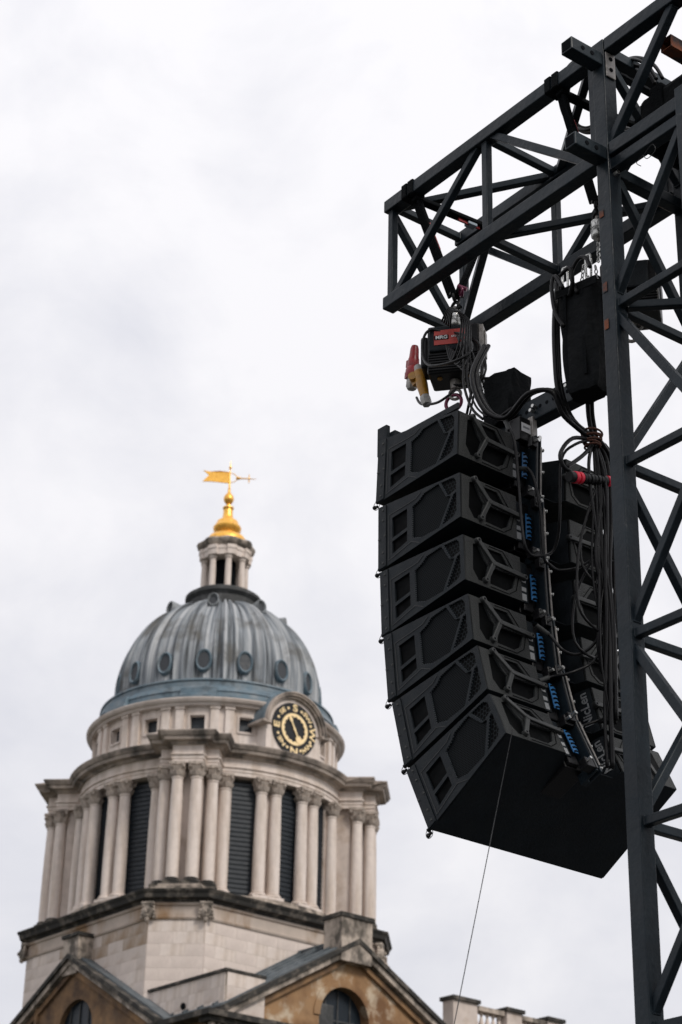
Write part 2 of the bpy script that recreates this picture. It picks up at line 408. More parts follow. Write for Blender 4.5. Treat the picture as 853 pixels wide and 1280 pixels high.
mb = MB(); loft(mb, octf, [(22.78, 0.07), (22.86, 0.10), (22.9, 0.02), (23.32, 0.02), (23.36, 0.09), (23.45, 0.11)], OA); mb.build('base_frieze', M['frieze'], tower)
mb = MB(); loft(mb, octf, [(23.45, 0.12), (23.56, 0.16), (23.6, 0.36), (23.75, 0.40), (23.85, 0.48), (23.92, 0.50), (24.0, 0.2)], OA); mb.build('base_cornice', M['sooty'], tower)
# ashlar stones on the visible faces of the base (each its own block, joints recessed)
stone_cache = {}
def stone_mesh(wd, ht, key, material):
    k = (round(wd, 3), round(ht, 3), key)
    if k not in stone_cache:
        b = MB(); b.box((0, 0, 0), (wd - 0.005, 0.14, ht - 0.005)); stone_cache[k] = b.mesh('stone', material)
    return stone_cache[k]
bb_ = (AP * math.sqrt(2) - CH) * math.sqrt(2) - AP
SM = [M['stoneclean'], M['stone'], mat('buff_stone', (0.59, 0.49, 0.415), 0.85, 0, 0.06, 1.1, col2=(0.46, 0.37, 0.31), thr=(0.42, 0.7), bump=0.2, bscale=9),
      mat('pinkish_stone', (0.68, 0.585, 0.525), 0.85, 0, 0.06, 1.1, col2=(0.52, 0.445, 0.40), thr=(0.42, 0.7), bump=0.2, bscale=9)]
SM.append(mat('brown_streaked_block', (0.50, 0.42, 0.36), 0.9, 0, 0.1, 1.2, col2=(0.30, 0.21, 0.14), thr=(0.38, 0.62), bump=0.2, bscale=8, streak=(1, 1, .5)))
def ashlar(parent, cx, cy, nx, ny, half, z0, z1, course=0.5, wdt=1.05, mats=SM, pick=None, dep=-0.055):
    tx, ty = -ny, nx; nrow = int(round((z1 - z0) / course)); course = (z1 - z0) / nrow
    ang = math.atan2(ty, tx)
    for r in range(nrow):
        x = -half; off = (r % 2) * wdt / 2; edges = [-half]
        e = -half + (wdt if not off else wdt / 2)
        while e < half - 0.3: edges.append(e); e += wdt
        edges.append(half)
        for i in range(len(edges) - 1):
            a, b = edges[i], edges[i + 1]; mid = (a + b) / 2
            mi = pick(mid, r, nrow) if pick else random.choice((0, 3, 3, 3, 3, 0))
            me = stone_mesh(b - a, course, mi, mats[mi])
            T = Matrix.Translation((cx + tx * mid + nx * dep, cy + ty * mid + ny * dep, z0 + (r + .5) * course)) @ Matrix.Rotation(ang, 4, 'Z')
            inst('stone', me, parent, T)
def pick_left(mid, r, n):
    return random.choice((4, 4, 1)) if r > n - 3 and mid > -1.5 else random.choice((4, 1)) if r > n - 4 and mid > 1 else random.choice((0, 1, 3, 3))
ashlar(tower, AP, 0, 1, 0, bb_, 18.9, 22.78)
ashlar(tower, 0, -AP, 0, -1, bb_, 18.9, 22.78, pick=pick_left)
dd = AP * math.sqrt(2) - CH
ashlar(tower, dd * math.cos(PIERS[0]), dd * math.sin(PIERS[0]), math.cos(PIERS[0]), math.sin(PIERS[0]), (AP - bb_) / math.sqrt(2), 18.9, 22.78)
# carved mask consoles at the corners of the base octagon
msk = MB()
def blob(mb, c, r, n=8, m=6, sx=1, sy=1, sz=1):
    mb.lathe([(max(0.001, math.sin(PI * j / m)) * r, -math.cos(PI * j / m) * r * sz) for j in range(m + 1)], n, (0, 0, 0), T=Matrix.Translation(c) @ Matrix.Diagonal((sx, sy, 1, 1)))
blob(msk, (0.16, 0, 0), 0.24, 12, 8, 0.8, 0.9, 1.25)
blob(msk, (0.38, 0, -0.04), 0.06, 6, 4, 1, 0.8, 1.6)
blob(msk, (0.30, 0.09, 0.04), 0.05); blob(msk, (0.30, -0.09, 0.04), 0.05)
blob(msk, (0.30, 0, -0.17), 0.075, 8, 5, 0.9, 1.3, 0.7); blob(msk, (0.22, 0, -0.31), 0.11, 8, 5, 1, 0.9, 1.2)
for s_ in (-1, 1):
    for k in range(4): blob(msk, (0.12, s_ * (0.20 + .02 * k), 0.2 - 0.14 * k), 0.085, 7, 5)
for k in range(4): blob(msk, (0.22, -0.15 + 0.1 * k, 0.25), 0.075, 7, 5)
msk.bb(-0.1, 0.28, -0.26, 0.26, 0.28, 0.4)
mme = msk.mesh('carved_mask', M['stained'], True)
for t in oct_verts(0):
    r = octf(t, 0.0); inst('carved_mask', mme, tower, TR(r * math.cos(t), r * math.sin(t), 23.05, t))

# stylobate under the columns
RB = [(7.62, 0.95), (7.2, 1.38)]
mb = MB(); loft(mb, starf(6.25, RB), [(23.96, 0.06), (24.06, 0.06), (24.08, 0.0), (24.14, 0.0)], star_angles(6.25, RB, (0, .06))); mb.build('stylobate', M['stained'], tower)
# drum core and wall segments
mb = MB(); mb.lathe([(4.85, 24.1), (4.85, 29.8)], 96); mb.build('drum_core', M['void'], tower)
def ringseg(mb, r0, r1, a0, a1, z0, z1, n=None):
    n = n or max(1, int(abs(a1 - a0) / R(2))); vs = []
    for i in range(n + 1):
        t = a0 + (a1 - a0) * i / n
        for r in (r0, r1):
            for z in (z0, z1): vs.append((r * math.cos(t), r * math.sin(t), z))
    fs = [(0, 1, 3, 2), (4 * n, 4 * n + 2, 4 * n + 3, 4 * n + 1)]
    for i in range(n):
        a, b = 4 * i, 4 * i + 4
        fs += [(a, b, b + 1, a + 1), (a + 2, a + 3, b + 3, b + 2), (a, a + 2, b + 2, b), (a + 1, b + 1, b + 3, a + 3)]
    mb.add(vs, fs)
CQ = {0: -1.8, 1: 0, 2: 0, 3: .3}     # slight turn of each quadrant's bays
wins = sorted([R(q * 90 + k + CQ[q]) for q in range(4) for k in (-20.5, 0, 20.5)])
def WH(a): return R(5.9)
for i, a in enumerate(wins):
    b = wins[(i + 1) % 12] + (2 * PI if i == 11 else 0)
    mb = MB(); ringseg(mb, 5.2, 5.62, a + WH(a), b - WH(b), 24.2, 29.5); mb.build('drum_wall', M['stone'], tower)
wm = MB(); wm.bb(-0.12, 0.0, -0.6, 0.6, 0, 5.05)
sl = MB()
for k in range(26): 
    z = 0.1 + k * 0.2
    sl.bar((0.02, -0.6, z), (0.02, 0.6, z), 0.03, 0.016, (0.6, 0, 0.8))
wme = wm.mesh('louvre_window', M['louvre']); sme = sl.mesh('louvre_slats', M['louvre'])
for a in wins:
    w_ = inst('louvre_window', wme, tower, TR(5.50 * math.cos(a), 5.50 * math.sin(a), 24.26, a))
    s_ = inst('louvre_slats', sme, w_)
# columns
sh = MB(); sh.lathe([(0.265, 0.30), (0.268, 0.6), (0.265, 1.8), (0.252, 3.0), (0.228, 4.2), (0.228, 4.25), (0.255, 4.27), (0.255, 4.32), (0.22, 4.34)], 20)
shm = sh.mesh('column', M['stoneclean'], 40)
ba = MB(); ba.bb(-.36, .36, -.36, .36, 0, 0.13); ba.lathe([(0.35, 0.13), (0.38, 0.17), (0.35, 0.22), (0.30, 0.24), (0.32, 0.28), (0.275, 0.31)], 20)
bam = ba.mesh('column_base', M['stoneclean'], 40); bamd = ba.mesh('column_base', M['sooty'], 40)
ca = MB()
def leaf(t, z):
    return 1 + 0.13 * max(0, math.cos(8 * t)) * (1 if z < 4.56 else 0) + 0.13 * max(0, -math.cos(8 * t)) * (1 if 4.56 <= z < 4.74 else 0)
ca.lathe([(0.25, 4.32), (0.30, 4.36), (0.34, 4.46), (0.38, 4.54), (0.31, 4.56), (0.36, 4.64), (0.41, 4.72), (0.33, 4.74), (0.40, 4.80)], 32, rf=leaf)
for k in range(4):
    t = PI / 4 + k * PI / 2; blob(ca, (0.42 * math.cos(t), 0.42 * math.sin(t), 4.74), 0.085, 7, 5)
    t = k * PI / 2; blob(ca, (0.36 * math.cos(t), 0.36 * math.sin(t), 4.80), 0.06, 6, 4)
ca.bb(-.38, .38, -.38, .38, 4.80, 4.90)
cam_ = ca.mesh('capital', M['capstone'], 50)
def column(x, y, z0, rot, dark=False, sc=1.0):
    T = TR(x, y, 24.262, rot) @ Matrix.Diagonal((1, 1, 1.065, 1))
    if sc != 1.0: T = T @ Matrix.Diagonal((sc, sc, sc, 1))
    c = inst('column', shm, tower, T); inst('column_base', bamd if dark else bam, c); inst('capital', cam_, c, Matrix.Diagonal((.9, .9, 1, 1)))
ZC = 24.42; 
SCZ = 29.5 - 24.55
for q in range(4):
    for k in (-29.5, -13.7, -6.9, 6.9, 13.7, 29.5):
        if False: continue
        t = R(q * 90 + k + CQ[q])
        column(5.80 * math.cos(t), 5.80 * math.sin(t), 24.58, t)
for d in PIERS:
    ux, uy = math.cos(d), math.sin(d); vx, vy = -uy, ux
    for rr, tt in ((7.12, -.40), (7.12, .40), (6.60, -1.0), (6.60, 1.0)):
        column(ux * rr + vx * tt, uy * rr + vy * tt, 24.58, d, True)
    mb = MB()
    T = Matrix.Rotation(d, 4, 'Z')
    mb.bb(5.1, 6.32, -.98, .98, 24.2, 29.5, T); mb.bb(5.1, 6.78, -.62, .62, 24.2, 29.5, T); mb.build('pier_wall', M['stone'], tower)
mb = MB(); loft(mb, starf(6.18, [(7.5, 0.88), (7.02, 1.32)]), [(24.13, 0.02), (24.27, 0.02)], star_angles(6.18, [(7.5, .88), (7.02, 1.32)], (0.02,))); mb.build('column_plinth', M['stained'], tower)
# entablature with breaks over the piers
EB = [(7.36, 0.68), (6.84, 1.24)]
EA = star_angles(5.92, EB, (0, .15, .55))
mb = MB(); loft(mb, starf(5.92, EB), [(29.47, -0.03), (29.62, -0.03), (29.64, 0.0), (29.78, 0.0), (29.80, 0.07), (29.85, 0.07), (29.86, -0.02), (30.22, -0.02), (30.24, 0.04)], EA); mb.build('entablature', M['stoneclean'], tower)
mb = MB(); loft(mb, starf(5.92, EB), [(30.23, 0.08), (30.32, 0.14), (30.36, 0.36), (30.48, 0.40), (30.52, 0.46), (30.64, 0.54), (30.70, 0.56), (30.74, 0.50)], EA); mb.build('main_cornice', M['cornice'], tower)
mb = MB(); loft(mb, starf(5.75, [(7.2, 0.6), (6.75, 1.15)]), [(30.72, 0.35), (30.80, 0.2), (30.86, -0.1)], EA); mb.build('cornice_lead', M['leadblue'], tower)
# attic drum
attw = sorted([R(22.5 * k) for k in range(16) if k != 0])
mb = MB(); mb.lathe([(5.1, 30.8), (5.1, 32.9)], 96); mb.build('attic_core', M['stone'], tower)
aw = [R(22.5 * k) for k in range(16)]; HWA = R(3.4)
for i in range(16):
    a, b = aw[i] + HWA, aw[i] + R(22.5) - HWA
    mb = MB(); ringseg(mb, 5.0, 5.42, a, b, 30.8, 32.7); mb.build('attic_wall', M['stoneclean'], tower)
    if i != 0:
        mb = MB(); ringseg(mb, 5.0, 5.42, aw[i] - HWA, aw[i] + HWA, 30.8, 31.62); mb.build('window_apron', M['stoneclean'], tower)
        mb = MB(); ringseg(mb, 5.0, 5.42, aw[i] - HWA, aw[i] + HWA, 32.28, 32.7); mb.build('window_lintel', M['stoneclean'], tower)
        mb = MB(); ringseg(mb, 5.405, 5.46, aw[i] - HWA - R(1.0), aw[i] - HWA, 31.54, 32.36); ringseg(mb, 5.405, 5.46, aw[i] + HWA, aw[i] + HWA + R(1.0), 31.54, 32.36)
        ringseg(mb, 5.405, 5.46, aw[i] - HWA, aw[i] + HWA, 32.28, 32.36); ringseg(mb, 5.405, 5.48, aw[i] - HWA, aw[i] + HWA, 31.52, 31.62)
        f_ = mb.build('attic_window', M['stone'], tower)
        mb = MB(); ringseg(mb, 5.11, 5.16, aw[i] - HWA, aw[i] + HWA, 31.6, 32.3); mb.build('pane', M['louvre'], f_)
    for c in (-3.3, 3.3):
        if i == 0 and c < 0 or i == 15 and c > 0: pass
        t = aw[i] + R(11.25) + R(c)
        mb = MB(); ringseg(mb, 5.4, 5.55, t - R(1.9), t + R(1.9), 31.0, 32.55); ringseg(mb, 5.4, 5.60, t - R(2.3), t + R(2.3), 30.8, 31.02); ringseg(mb, 5.4, 5.60, t - R(2.3), t + R(2.3), 32.55, 32.7)
        mb.build('pilaster', M['stoneclean'], tower)
mb = MB(); mb.lathe([(5.45, 32.68), (5.66, 32.68), (5.68, 32.76), (5.82, 32.82), (5.88, 32.92), (5.88, 32.97), (5.5, 33.02)], 160); mb.build('attic_cornice', M['stone'], tower, smooth=30)
# lead skirt with stepped breaks
def brk(t, z): return 1.0 + (0.028 if abs(wrapd(t * 16 / 2.0 * 1.0)) < 1.15 else 0.0)
mb = MB(); mb.lathe([(5.55, 32.98), (5.55, 33.16), (5.50, 33.2), (5.46, 33.52), (5.40, 33.56)], 720, rf=brk); mb.build('lead_skirt', M['leadblue'], tower)
mb = MB(); mb.lathe([(5.52, 33.40), (5.42, 33.62), (5.32, 33.68), (5.30, 33.92), (5.36, 33.96), (5.34, 34.04), (4.60, 34.16)], 160); mb.build('lead_step', M['leadblue'], tower, smooth=30)
# dome
ZD, RD = 35.05, 4.56
def rib(t):
    u = wrapd(t * 16) / 16
    s = 0
    for c, wd, h in ((R(5.6), R(1.1), .17), (-R(5.6), R(1.1), .17), (R(11.25), R(2.6), .20), (-R(11.25), R(2.6), .20), (0, R(.8), .07)):
        d = abs(u - c); s = max(s, h * (0.5 + 0.5 * math.cos(PI * min(1, d / wd)) if d < wd else 0))
    return s
n = 768; mrow = 44; vs = []; fs = []
rb = [rib(2 * PI * i / n) for i in range(n)]
for j in range(mrow + 1):
    if j < 4: z = 34.05 + (ZD - 34.05) * j / 4; r = RD
    else:
        be = (j - 4) / (mrow - 4) * R(70); z = ZD + RD * math.sin(be); r = RD * math.cos(be)
    fade = min(1, 0.35 + r / RD)
    for i in range(n):
        t = 2 * PI * i / n; q = rb[i] * fade
        be = 0 if j < 4 else be
        vs.append(((r + q * math.cos(be)) * math.cos(t), (r + q * math.cos(be)) * math.sin(t), z + q * math.sin(be)))
for j in range(mrow):
    for i in range(n): fs.append((j * n + i, j * n + (i + 1) % n, (j + 1) * n + (i + 1) % n, (j + 1) * n + i))
mb = MB(); mb.add(vs, fs); mb.build('dome', M['dome'], tower, smooth=True)
# oculi: oval frames with dark centres
def oculus(nm, wd, ht, dep, fr):
    f_ = MB(); P = 24
    rings = [(1.0, 0.0), (1.0, dep), (0.88, dep + 0.05), (0.72, dep), (0.72, 0.03)]
    vs = []; fs = []
    for s, x in rings:
        for i in range(P): vs.append((x, wd * s * math.cos(2 * PI * i / P), ht * s * math.sin(2 * PI * i / P)))
    for j in range(4):
        for i in range(P): fs.append((j * P + i, j * P + (i + 1) % P, (j + 1) * P + (i + 1) % P, (j + 1) * P + i))
    f_.add(vs, fs)
    v_ = MB(); v_.add([(0.05 + 0, wd * .75 * math.cos(2 * PI * i / P), ht * .75 * math.sin(2 * PI * i / P)) for i in range(P)], [tuple(range(P))])
    return f_.mesh(nm, fr, 60), v_.mesh('pane', M['louvre2'])
of, ov = oculus('oculus', 0.36, 0.56, 0.24, M['leadblue'])
for k in range(16):
    t = R(22.5 * k); T = TR(4.46 * math.cos(t), 4.46 * math.sin(t), 35.15, t) @ Matrix.Rotation(R(-4), 4, 'Y')
    o_ = inst('oculus', of, tower, T); inst('pane', ov, o_, Matrix.Translation((0.17, 0, 0)))
of, ov = oculus('oculus', 0.27, 0.36, 0.66, M['lead'])
for k in range(8):
    t = R(45 * k); T = TR(2.35 * math.cos(t), 2.35 * math.sin(t), 38.75, t) @ Matrix.Rotation(R(-8), 4, 'Y')
    o_ = inst('oculus', of, tower, T)
    inst('pane', ov, o_, Matrix.Translation((0.54, 0, 0)))
    h_ = MB(); h_.lathe([(0.27, -0.8), (0.28, 0.0), (0.24, 0.22), (0.14, 0.33), (0.02, 0.35)], 16, T=Matrix.Translation((-.02, 0, 0)) @ Matrix.Diagonal((1.3, .95, 1, 1))); h_.build('oculus_hood', M['lead'], tower, smooth=50).matrix_basis = T
# lantern
def brk8(t, z): return 1.0 + 0.10 * (1 if abs(wrapd((t - R(22.5)) * 8)) < 1.5 else 0)
mb = MB(); mb.lathe([(1.60, 39.2), (1.62, 39.8), (1.80, 39.95), (1.80, 40.1), (1.62, 40.15), (1.60, 40.24), (1.32, 40.3), (1.25, 40.34)], 96); mb.build('lantern_base', M['leaddark'], tower, smooth=30)
mb = MB(); mb.lathe([(0.52, 40.0), (0.52, 42.2)], 16); mb.build('lantern_core', M['void'], tower)
lc = MB(); lc.lathe([(0.19, 0), (0.19, 0.12), (0.155, 0.16), (0.155, 1.0), (0.14, 1.72), (0.18, 1.75), (0.19, 1.86), (0.21, 1.9)], 16); lc.bb(-.21, .21, -.21, .21, 1.9, 1.98)
lcm = lc.mesh('lantern_column', M['stoneclean'], 40)
for k in range(8):
    t = R(22.5 + 45 * k - 5); inst('lantern_column', lcm, tower, TR(0.98 * math.cos(t), 0.98 * math.sin(t), 40.16, t))
mb = MB(); mb.lathe([(1.12, 42.05), (1.14, 42.32), (1.17, 42.34), (1.17, 42.52)], 240, rf=brk8); mb.build('lantern_entablature', M['stoneclean'], tower)
mb = MB(); mb.lathe([(1.18, 42.52), (1.24, 42.58), (1.30, 42.64), (1.34, 42.78), (1.36, 42.82), (1.33, 42.9), (0.8, 43.0)], 240, rf=lambda t, z: 1 + 0.045 * math.cos(8 * (t - R(17.5)))); mb.build('lantern_cornice', M['stained'], tower, smooth=30)
# gilded finial
mb = MB(); mb.lathe([(0.98, 43.0), (0.96, 43.22), (0.84, 43.40), (0.60, 43.50), (0.52, 43.58), (0.56, 43.66), (0.66, 43.78), (0.68, 43.92), (0.60, 44.04), (0.55, 44.14), (0.50, 44.26), (0.34, 44.36), (0.27, 44.46), (0.24, 44.6), (0.22, 44.9), (0.27, 44.98), (0.26, 45.04), (0.10, 45.1), (0.09, 45.2),
                         (0.16, 45.28), (0.235, 45.40), (0.25, 45.5), (0.23, 45.62), (0.15, 45.76), (0.08, 45.84), (0.055, 46.0), (0.07, 46.06), (0.05, 46.1), (0.035, 46.6)], 32)
mb.build('finial', M['gold'], tower, smooth=35)
VD = R(36 - 90 + 180)     # vane lies across the view: local direction of the viewer's left
def vdir(): 
    a = R(-90 - 36 + 0); return Vector((math.cos(a), math.sin(a), 0))
vl = vdir()
rod = MB(); rod.cyl((0, 0, 46.0), (0, 0, 47.35), 0.035, 0.02, 8); blob(rod, (0, 0, 47.22), 0.07, 10, 8, 1, 1, 1.3); rod.cyl((0, 0, 47.3), (0, 0, 47.62), 0.03, 0.004, 8)
van = rod.build('weathervane', M['gold'], tower, smooth=40)
fl = MB()
def vp(u, z, dy=0.0):
    side = Vector((-vl.y, vl.x, 0)); p = vl * u + side * dy; return (p.x, p.y, z)
flag = [(0.02, 46.36), (0.02, 46.98), (0.5, 47.0), (1.0, 46.97), (1.3, 47.03), (1.02, 46.78), (1.32, 46.42), (0.9, 46.43), (0.5, 46.38)]
fl.prism(flag, lambda u, z: vp(u, z, -.02 + .05 * math.sin(4 * u)), lambda u, z: vp(u, z, .02 + .05 * math.sin(4 * u))); fl.build('flag', M['gold'], van)
ar = MB()
ar.tube([vp(-.02, 46.42), vp(-.22, 46.46), vp(-.36, 46.66), vp(-.22, 46.88), vp(-.02, 46.94)], 0.022, 6)
ar.cyl(vp(-.3, 46.67), vp(-1.15, 46.67), 0.045, 0.02, 8); ar.cyl(vp(-.36, 46.67), vp(-.6, 46.67), 0.10, 0.02, 8)
ar.cyl(vp(-.93, 46.45), vp(-.93, 46.89), 0.028, 0.028, 6); blob(ar, Vector(vp(-.93, 46.67)), .06); ar.cyl(vp(-1.12, 46.67), vp(-1.32, 46.67), 0.02, 0.004, 6)
ar.build('vane_pointer', M['gold'], van)

# clock bay on the right-hand face
ck = thing  # (alias kept short)
CX, CY, CZ, CR = 5.86, -0.14, 32.02, 1.20
mb = MB(); mb.bb(4.9, CX - .03, -1.62, 1.38, 30.8, CZ - .08)
arc = [(1.42 * math.cos(PI * i / 24), 1.42 * math.sin(PI * i / 24)) for i in range(25)]
mb.prism([(a + CY, b + CZ) for a, b in arc] , lambda u, z: (4.4, u, z), lambda u, z: (CX - .035, u, z)); mb.build('clock_bay', M['stoneclean'], tower)
mb = MB()
def arch_band(mb, x0, x1, ri, ro, cz, a0=0, a1=PI, n=28, cy=CY):
    vs = []
    for i in range(n + 1):
        t = a0 + (a1 - a0) * i / n
        for x in (x0, x1):
            for r in (ri, ro): vs.append((x, cy + r * math.cos(t), cz + r * math.sin(t)))
    fs = [(0, 1, 3, 2), (4 * n, 4 * n + 2, 4 * n + 3, 4 * n + 1)]
    for i in range(n):
        a, b = 4 * i, 4 * i + 4
        fs += [(a, b, b + 1, a + 1), (a + 2, a + 3, b + 3, b + 2), (a, a + 2, b + 2, b), (a + 1, b + 1, b + 3, a + 3)]
    mb.add(vs, fs)
arch_band(mb, 4.2, 6.06, 1.50, 1.60, CZ + .0); arch_band(mb, 4.2, 5.96, 1.40, 1.50, CZ + .0); arch_band(mb, 4.2, 6.12, 1.59, 1.65, CZ + .0)
mb.bb(5.0, 6.08, CY + 1.42, CY + 1.85, CZ - .10, CZ + .02); mb.bb(5.0, 6.08, CY - 1.85, CY - 1.42, CZ - .10, CZ + .02)
mb.build('clock_hood', M['cornice'], tower)
mb = MB(); arch_band(mb, 3.9, 5.9, 1.64, 1.69, CZ + .0); mb.build('hood_lead', M['leadblue'], tower)
dl = MB(); dl.cyl((CX - .05, CY, CZ), (CX + .03, CY, CZ), CR, CR, 64)
dial = dl.build('wind_dial', M['dial'], tower)
rg = MB(); P = 96; vs = []
for i in range(P):
    t = 2 * PI * i / P; rr = 0.55 + 0.045 * (1 if (i // 3) % 2 else 0)
    for r, x in ((rr, 0), (rr, .03), (0.72, .03), (0.72, 0)): vs.append((CX + .03 + x, CY + r * math.cos(t), CZ + r * math.sin(t)))
fs = []
for i in range(P):
    a, b = 4 * i, 4 * ((i + 1) % P)
    for k in range(3): fs.append((a + k, a + k + 1, b + k + 1, b + k))
rg.add(vs, fs); rg.build('dial_ring', M['goldpaint'], dial)
LET = ['S', 'SW', 'W', 'NW', 'N', 'NE', 'E', 'SE']
for k, s in enumerate(LET):
    t = PI / 2 - k * PI / 4      # clockwise from the top, as seen from outside
    me = text_mesh(s, 0.56 if len(s) == 1 else 0.36, 0.012, 'dial_letter'); me.materials.clear(); me.materials.append(M['goldpaint'])
    # text plane: X -> +Y (viewer's right), Y -> Z, normal -> +X
    B = Matrix(((0, 0, 1, 0), (1, 0, 0, 0), (0, 1, 0, 0), (0, 0, 0, 1)))
    T = Matrix.Translation((CX + .045, CY + 0.965 * math.cos(t), CZ + 0.965 * math.sin(t))) @ B @ Matrix.Rotation(t - PI / 2, 4, 'Z') @ Matrix.Diagonal((1.05, .8, 1, 1))
    inst('dial_letter', me, dial, T)
    t2 = t - PI / 8
    d_ = MB(); d_.cyl((CX + .02, CY + .965 * math.cos(t2), CZ + .965 * math.sin(t2)), (CX + .05, CY + .965 * math.cos(t2), CZ + .965 * math.sin(t2)), 0.062, 0.062, 12); d_.build('dial_stud', M['goldpaint'], dial)
hd = MB()
ha = R(-62)     # pointer runs from upper left to lower right
hx, hz = math.cos(ha), math.sin(ha)
def hp(u, v): return (CY + u * hx - v * hz, CZ + u * hz + v * hx)
hand = [(-.62, 0), (-.50, .09), (-.38, .06), (-.36, .035), (-.05, .04), (0, .07), (.05, .04), (.34, .035), (.36, .13), (.56, .16), (.70, 0), (.56, -.16), (.36, -.13), (.34, -.035), (.05, -.04), (0, -.07), (-.05, -.04), (-.36, -.035), (-.38, -.06), (-.50, -.09)]
hd.prism([hp(u, v) for u, v in hand], lambda u, z: (CX + .05, u, z), lambda u, z: (CX + .08, u, z)); hd.build('dial_hand', M['goldpaint'], dial)

# ================================================================ GABLED BUILDING
gb = thing('gabled_building', 'stone range with two pedimented gables, arched windows and lead roofs under the clock tower', 'building', TX)
mb = MB(); mb.bb(-9.5, 9.45, -6.35, 9.5, 0.0, 18.1); mb.build('body_wall', M['brownstone'], gb)
mb = MB(); mb.bb(4.6, 9.4, -5.75, -0.5, 17.9, 19.5); mb.build('parapet_infill', M['leaddark'], gb)
def arched_wall(mb, half, apex, slope, zb, cw, ct, rw, fa, fb, c0):
    # triangle with an arched notch from below; coordinates (u,z), c0 = centre of the gable
    pts = [(c0 - half, zb), (c0, zb + slope * half), (c0 + half, zb)]
    a = [(cw + rw * math.cos(PI * i / 20), ct - rw + rw * math.sin(PI * i / 20)) for i in range(21)]
    poly = [(c0 - half, zb), (c0, zb + slope * half), (c0 + half, zb), (c0 + half, 12.0), (cw + rw, 12.0)] + a + [(cw - rw, 12.0), (c0 - half, 12.0)]
    mb.prism(poly, fa, fb)
SL = 0.565
# right gable, facing +X
mb = MB(); arched_wall(mb, 6.0, 0, SL, 18.45, -0.05, 20.25, 1.25, lambda u, z: (9.0, u, z), lambda u, z: (9.5, u, z), 0.3); mb.build('gable_wall', M['brownstone'], gb)
mb = MB(); mb.bb(9.02, 9.08, -1.35, 1.25, 12, 20.3); wn = mb.build('arched_window', M['pane'], gb)
mb = MB()
for y in (-.68, -.05, .58): mb.bb(9.08, 9.12, y - .03, y + .03, 12, 20.2)
for z in (17.6, 18.3, 19.0): mb.bb(9.081, 9.115, -1.3, 1.2, z - .03, z + .03)
mb.build('glazing_bar', M['leaddark'], wn)
mb = MB(); arch_band(mb, 9.45, 9.56, 1.25, 1.55, 19.0, 0, PI, 24, -0.05); mb.build('arch_moulding', M['brownstone'], gb)
def rake(mb, axis, plane_in, plane_out, c0, half, zb, slope, th, lo=0.0):
    # sloping band along both rakes, thickness th below the roof line
    for s in (-1, 1):
        poly = [(c0, zb + slope * half + lo), (c0 + s * half, zb + lo), (c0 + s * half, zb + lo - th), (c0, zb + slope * half + lo - th)]
        if axis == 'x': mb.prism(poly, lambda u, z: (plane_in, u, z), lambda u, z: (plane_out, u, z))
        else: mb.prism(poly, lambda u, z: (u, plane_in, z), lambda u, z: (u, plane_out, z))
mb = MB(); rake(mb, 'x', 8.9, 10.0, 0.3, 6.55, 18.5, SL, 0.20, 0.0); mb.build('raking_cornice', M['sooty'], gb)
mb = MB(); rake(mb, 'x', 8.9, 9.88, 0.3, 6.45, 18.5, SL, 0.26, -0.14); mb.build('raking_moulding', M['stained'], gb)
mb = MB(); rake(mb, 'x', 8.9, 9.66, 0.3, 6.3, 18.5, SL, 0.24, -0.40); mb.build('raking_bed', M['ochre'], gb)
mb = MB(); rake(mb, 'x', 4.5, 9.7, 0.3, 6.5, 18.5, SL, 0.22, 0.10); mb.build('roof', M['leadroof'], gb)
mb = MB()
for k in range(5):
    x = 5.4 + k * 0.95
    for s in (-1, 1): mb.bar((x, 0.3, 18.5 + SL * 6.5 + .14), (x, .3 + s * 6.5, 18.64), .09, .09)
mb.cyl((4.5, 0.3, 18.5 + SL * 6.5 + .14), (9.7, 0.3, 18.5 + SL * 6.5 + .14), .10, .10, 8); mb.build('roof_roll', M['leadroof'], gb)
# left gable, facing -Y
SLL = 0.555
mb = MB(); arched_wall(mb, 6.0, 0, SLL, 18.3, 0.55, 20.15, 1.25, lambda u, z: (u, -6.40, z), lambda u, z: (u, -6.68, z), 0.2); mb.build('gable_wall', M['ochre'], gb)
mb = MB(); mb.bb(-.8, 1.9, -6.45, -6.40, 12, 20.2); wn = mb.build('arched_window', M['pane'], gb)
mb = MB(); mb.bb(-2.4, -2.2, -6.82, -6.66, 12, 20.6); mb.build('downpipe', M['ochre'], gb)
mb = MB()
for x in (-.1, .55, 1.2): mb.bb(x - .03, x + .03, -6.50, -6.45, 12, 20.1)
mb.build('glazing_bar', M['leaddark'], wn)
mb = MB(); rake(mb, 'y', -5.8, -7.1, 0.2, 6.55, 18.4, SLL, 0.20, 0.0); mb.build('raking_cornice', M['sooty'], gb)
mb = MB(); rake(mb, 'y', -5.8, -6.98, 0.2, 6.45, 18.4, SLL, 0.24, -0.14); mb.build('raking_moulding', M['stained'], gb)
mb = MB(); rake(mb, 'y', -5.8, -6.8, 0.2, 6.3, 18.4, SLL, 0.26, -0.38); mb.build('raking_bed', M['ochre'], gb)
mb = MB(); rake(mb, 'y', -4.0, -6.7, 0.2, 6.5, 18.4, SLL, 0.22, 0.10); mb.build('roof', M['leadroof'], gb)
# horizontal cornice round the corner
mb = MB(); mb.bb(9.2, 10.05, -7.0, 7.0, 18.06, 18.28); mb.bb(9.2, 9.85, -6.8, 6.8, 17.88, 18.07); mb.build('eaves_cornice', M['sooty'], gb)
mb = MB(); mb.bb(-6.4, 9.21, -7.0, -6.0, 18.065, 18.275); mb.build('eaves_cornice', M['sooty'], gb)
mb = MB()
for k in range(46):
    y = -6.6 + k * 0.29; mb.bb(9.5, 9.74, y, y + .15, 17.72, 17.88)
mb.build('dentils', M['stained'], gb, kind='stuff')
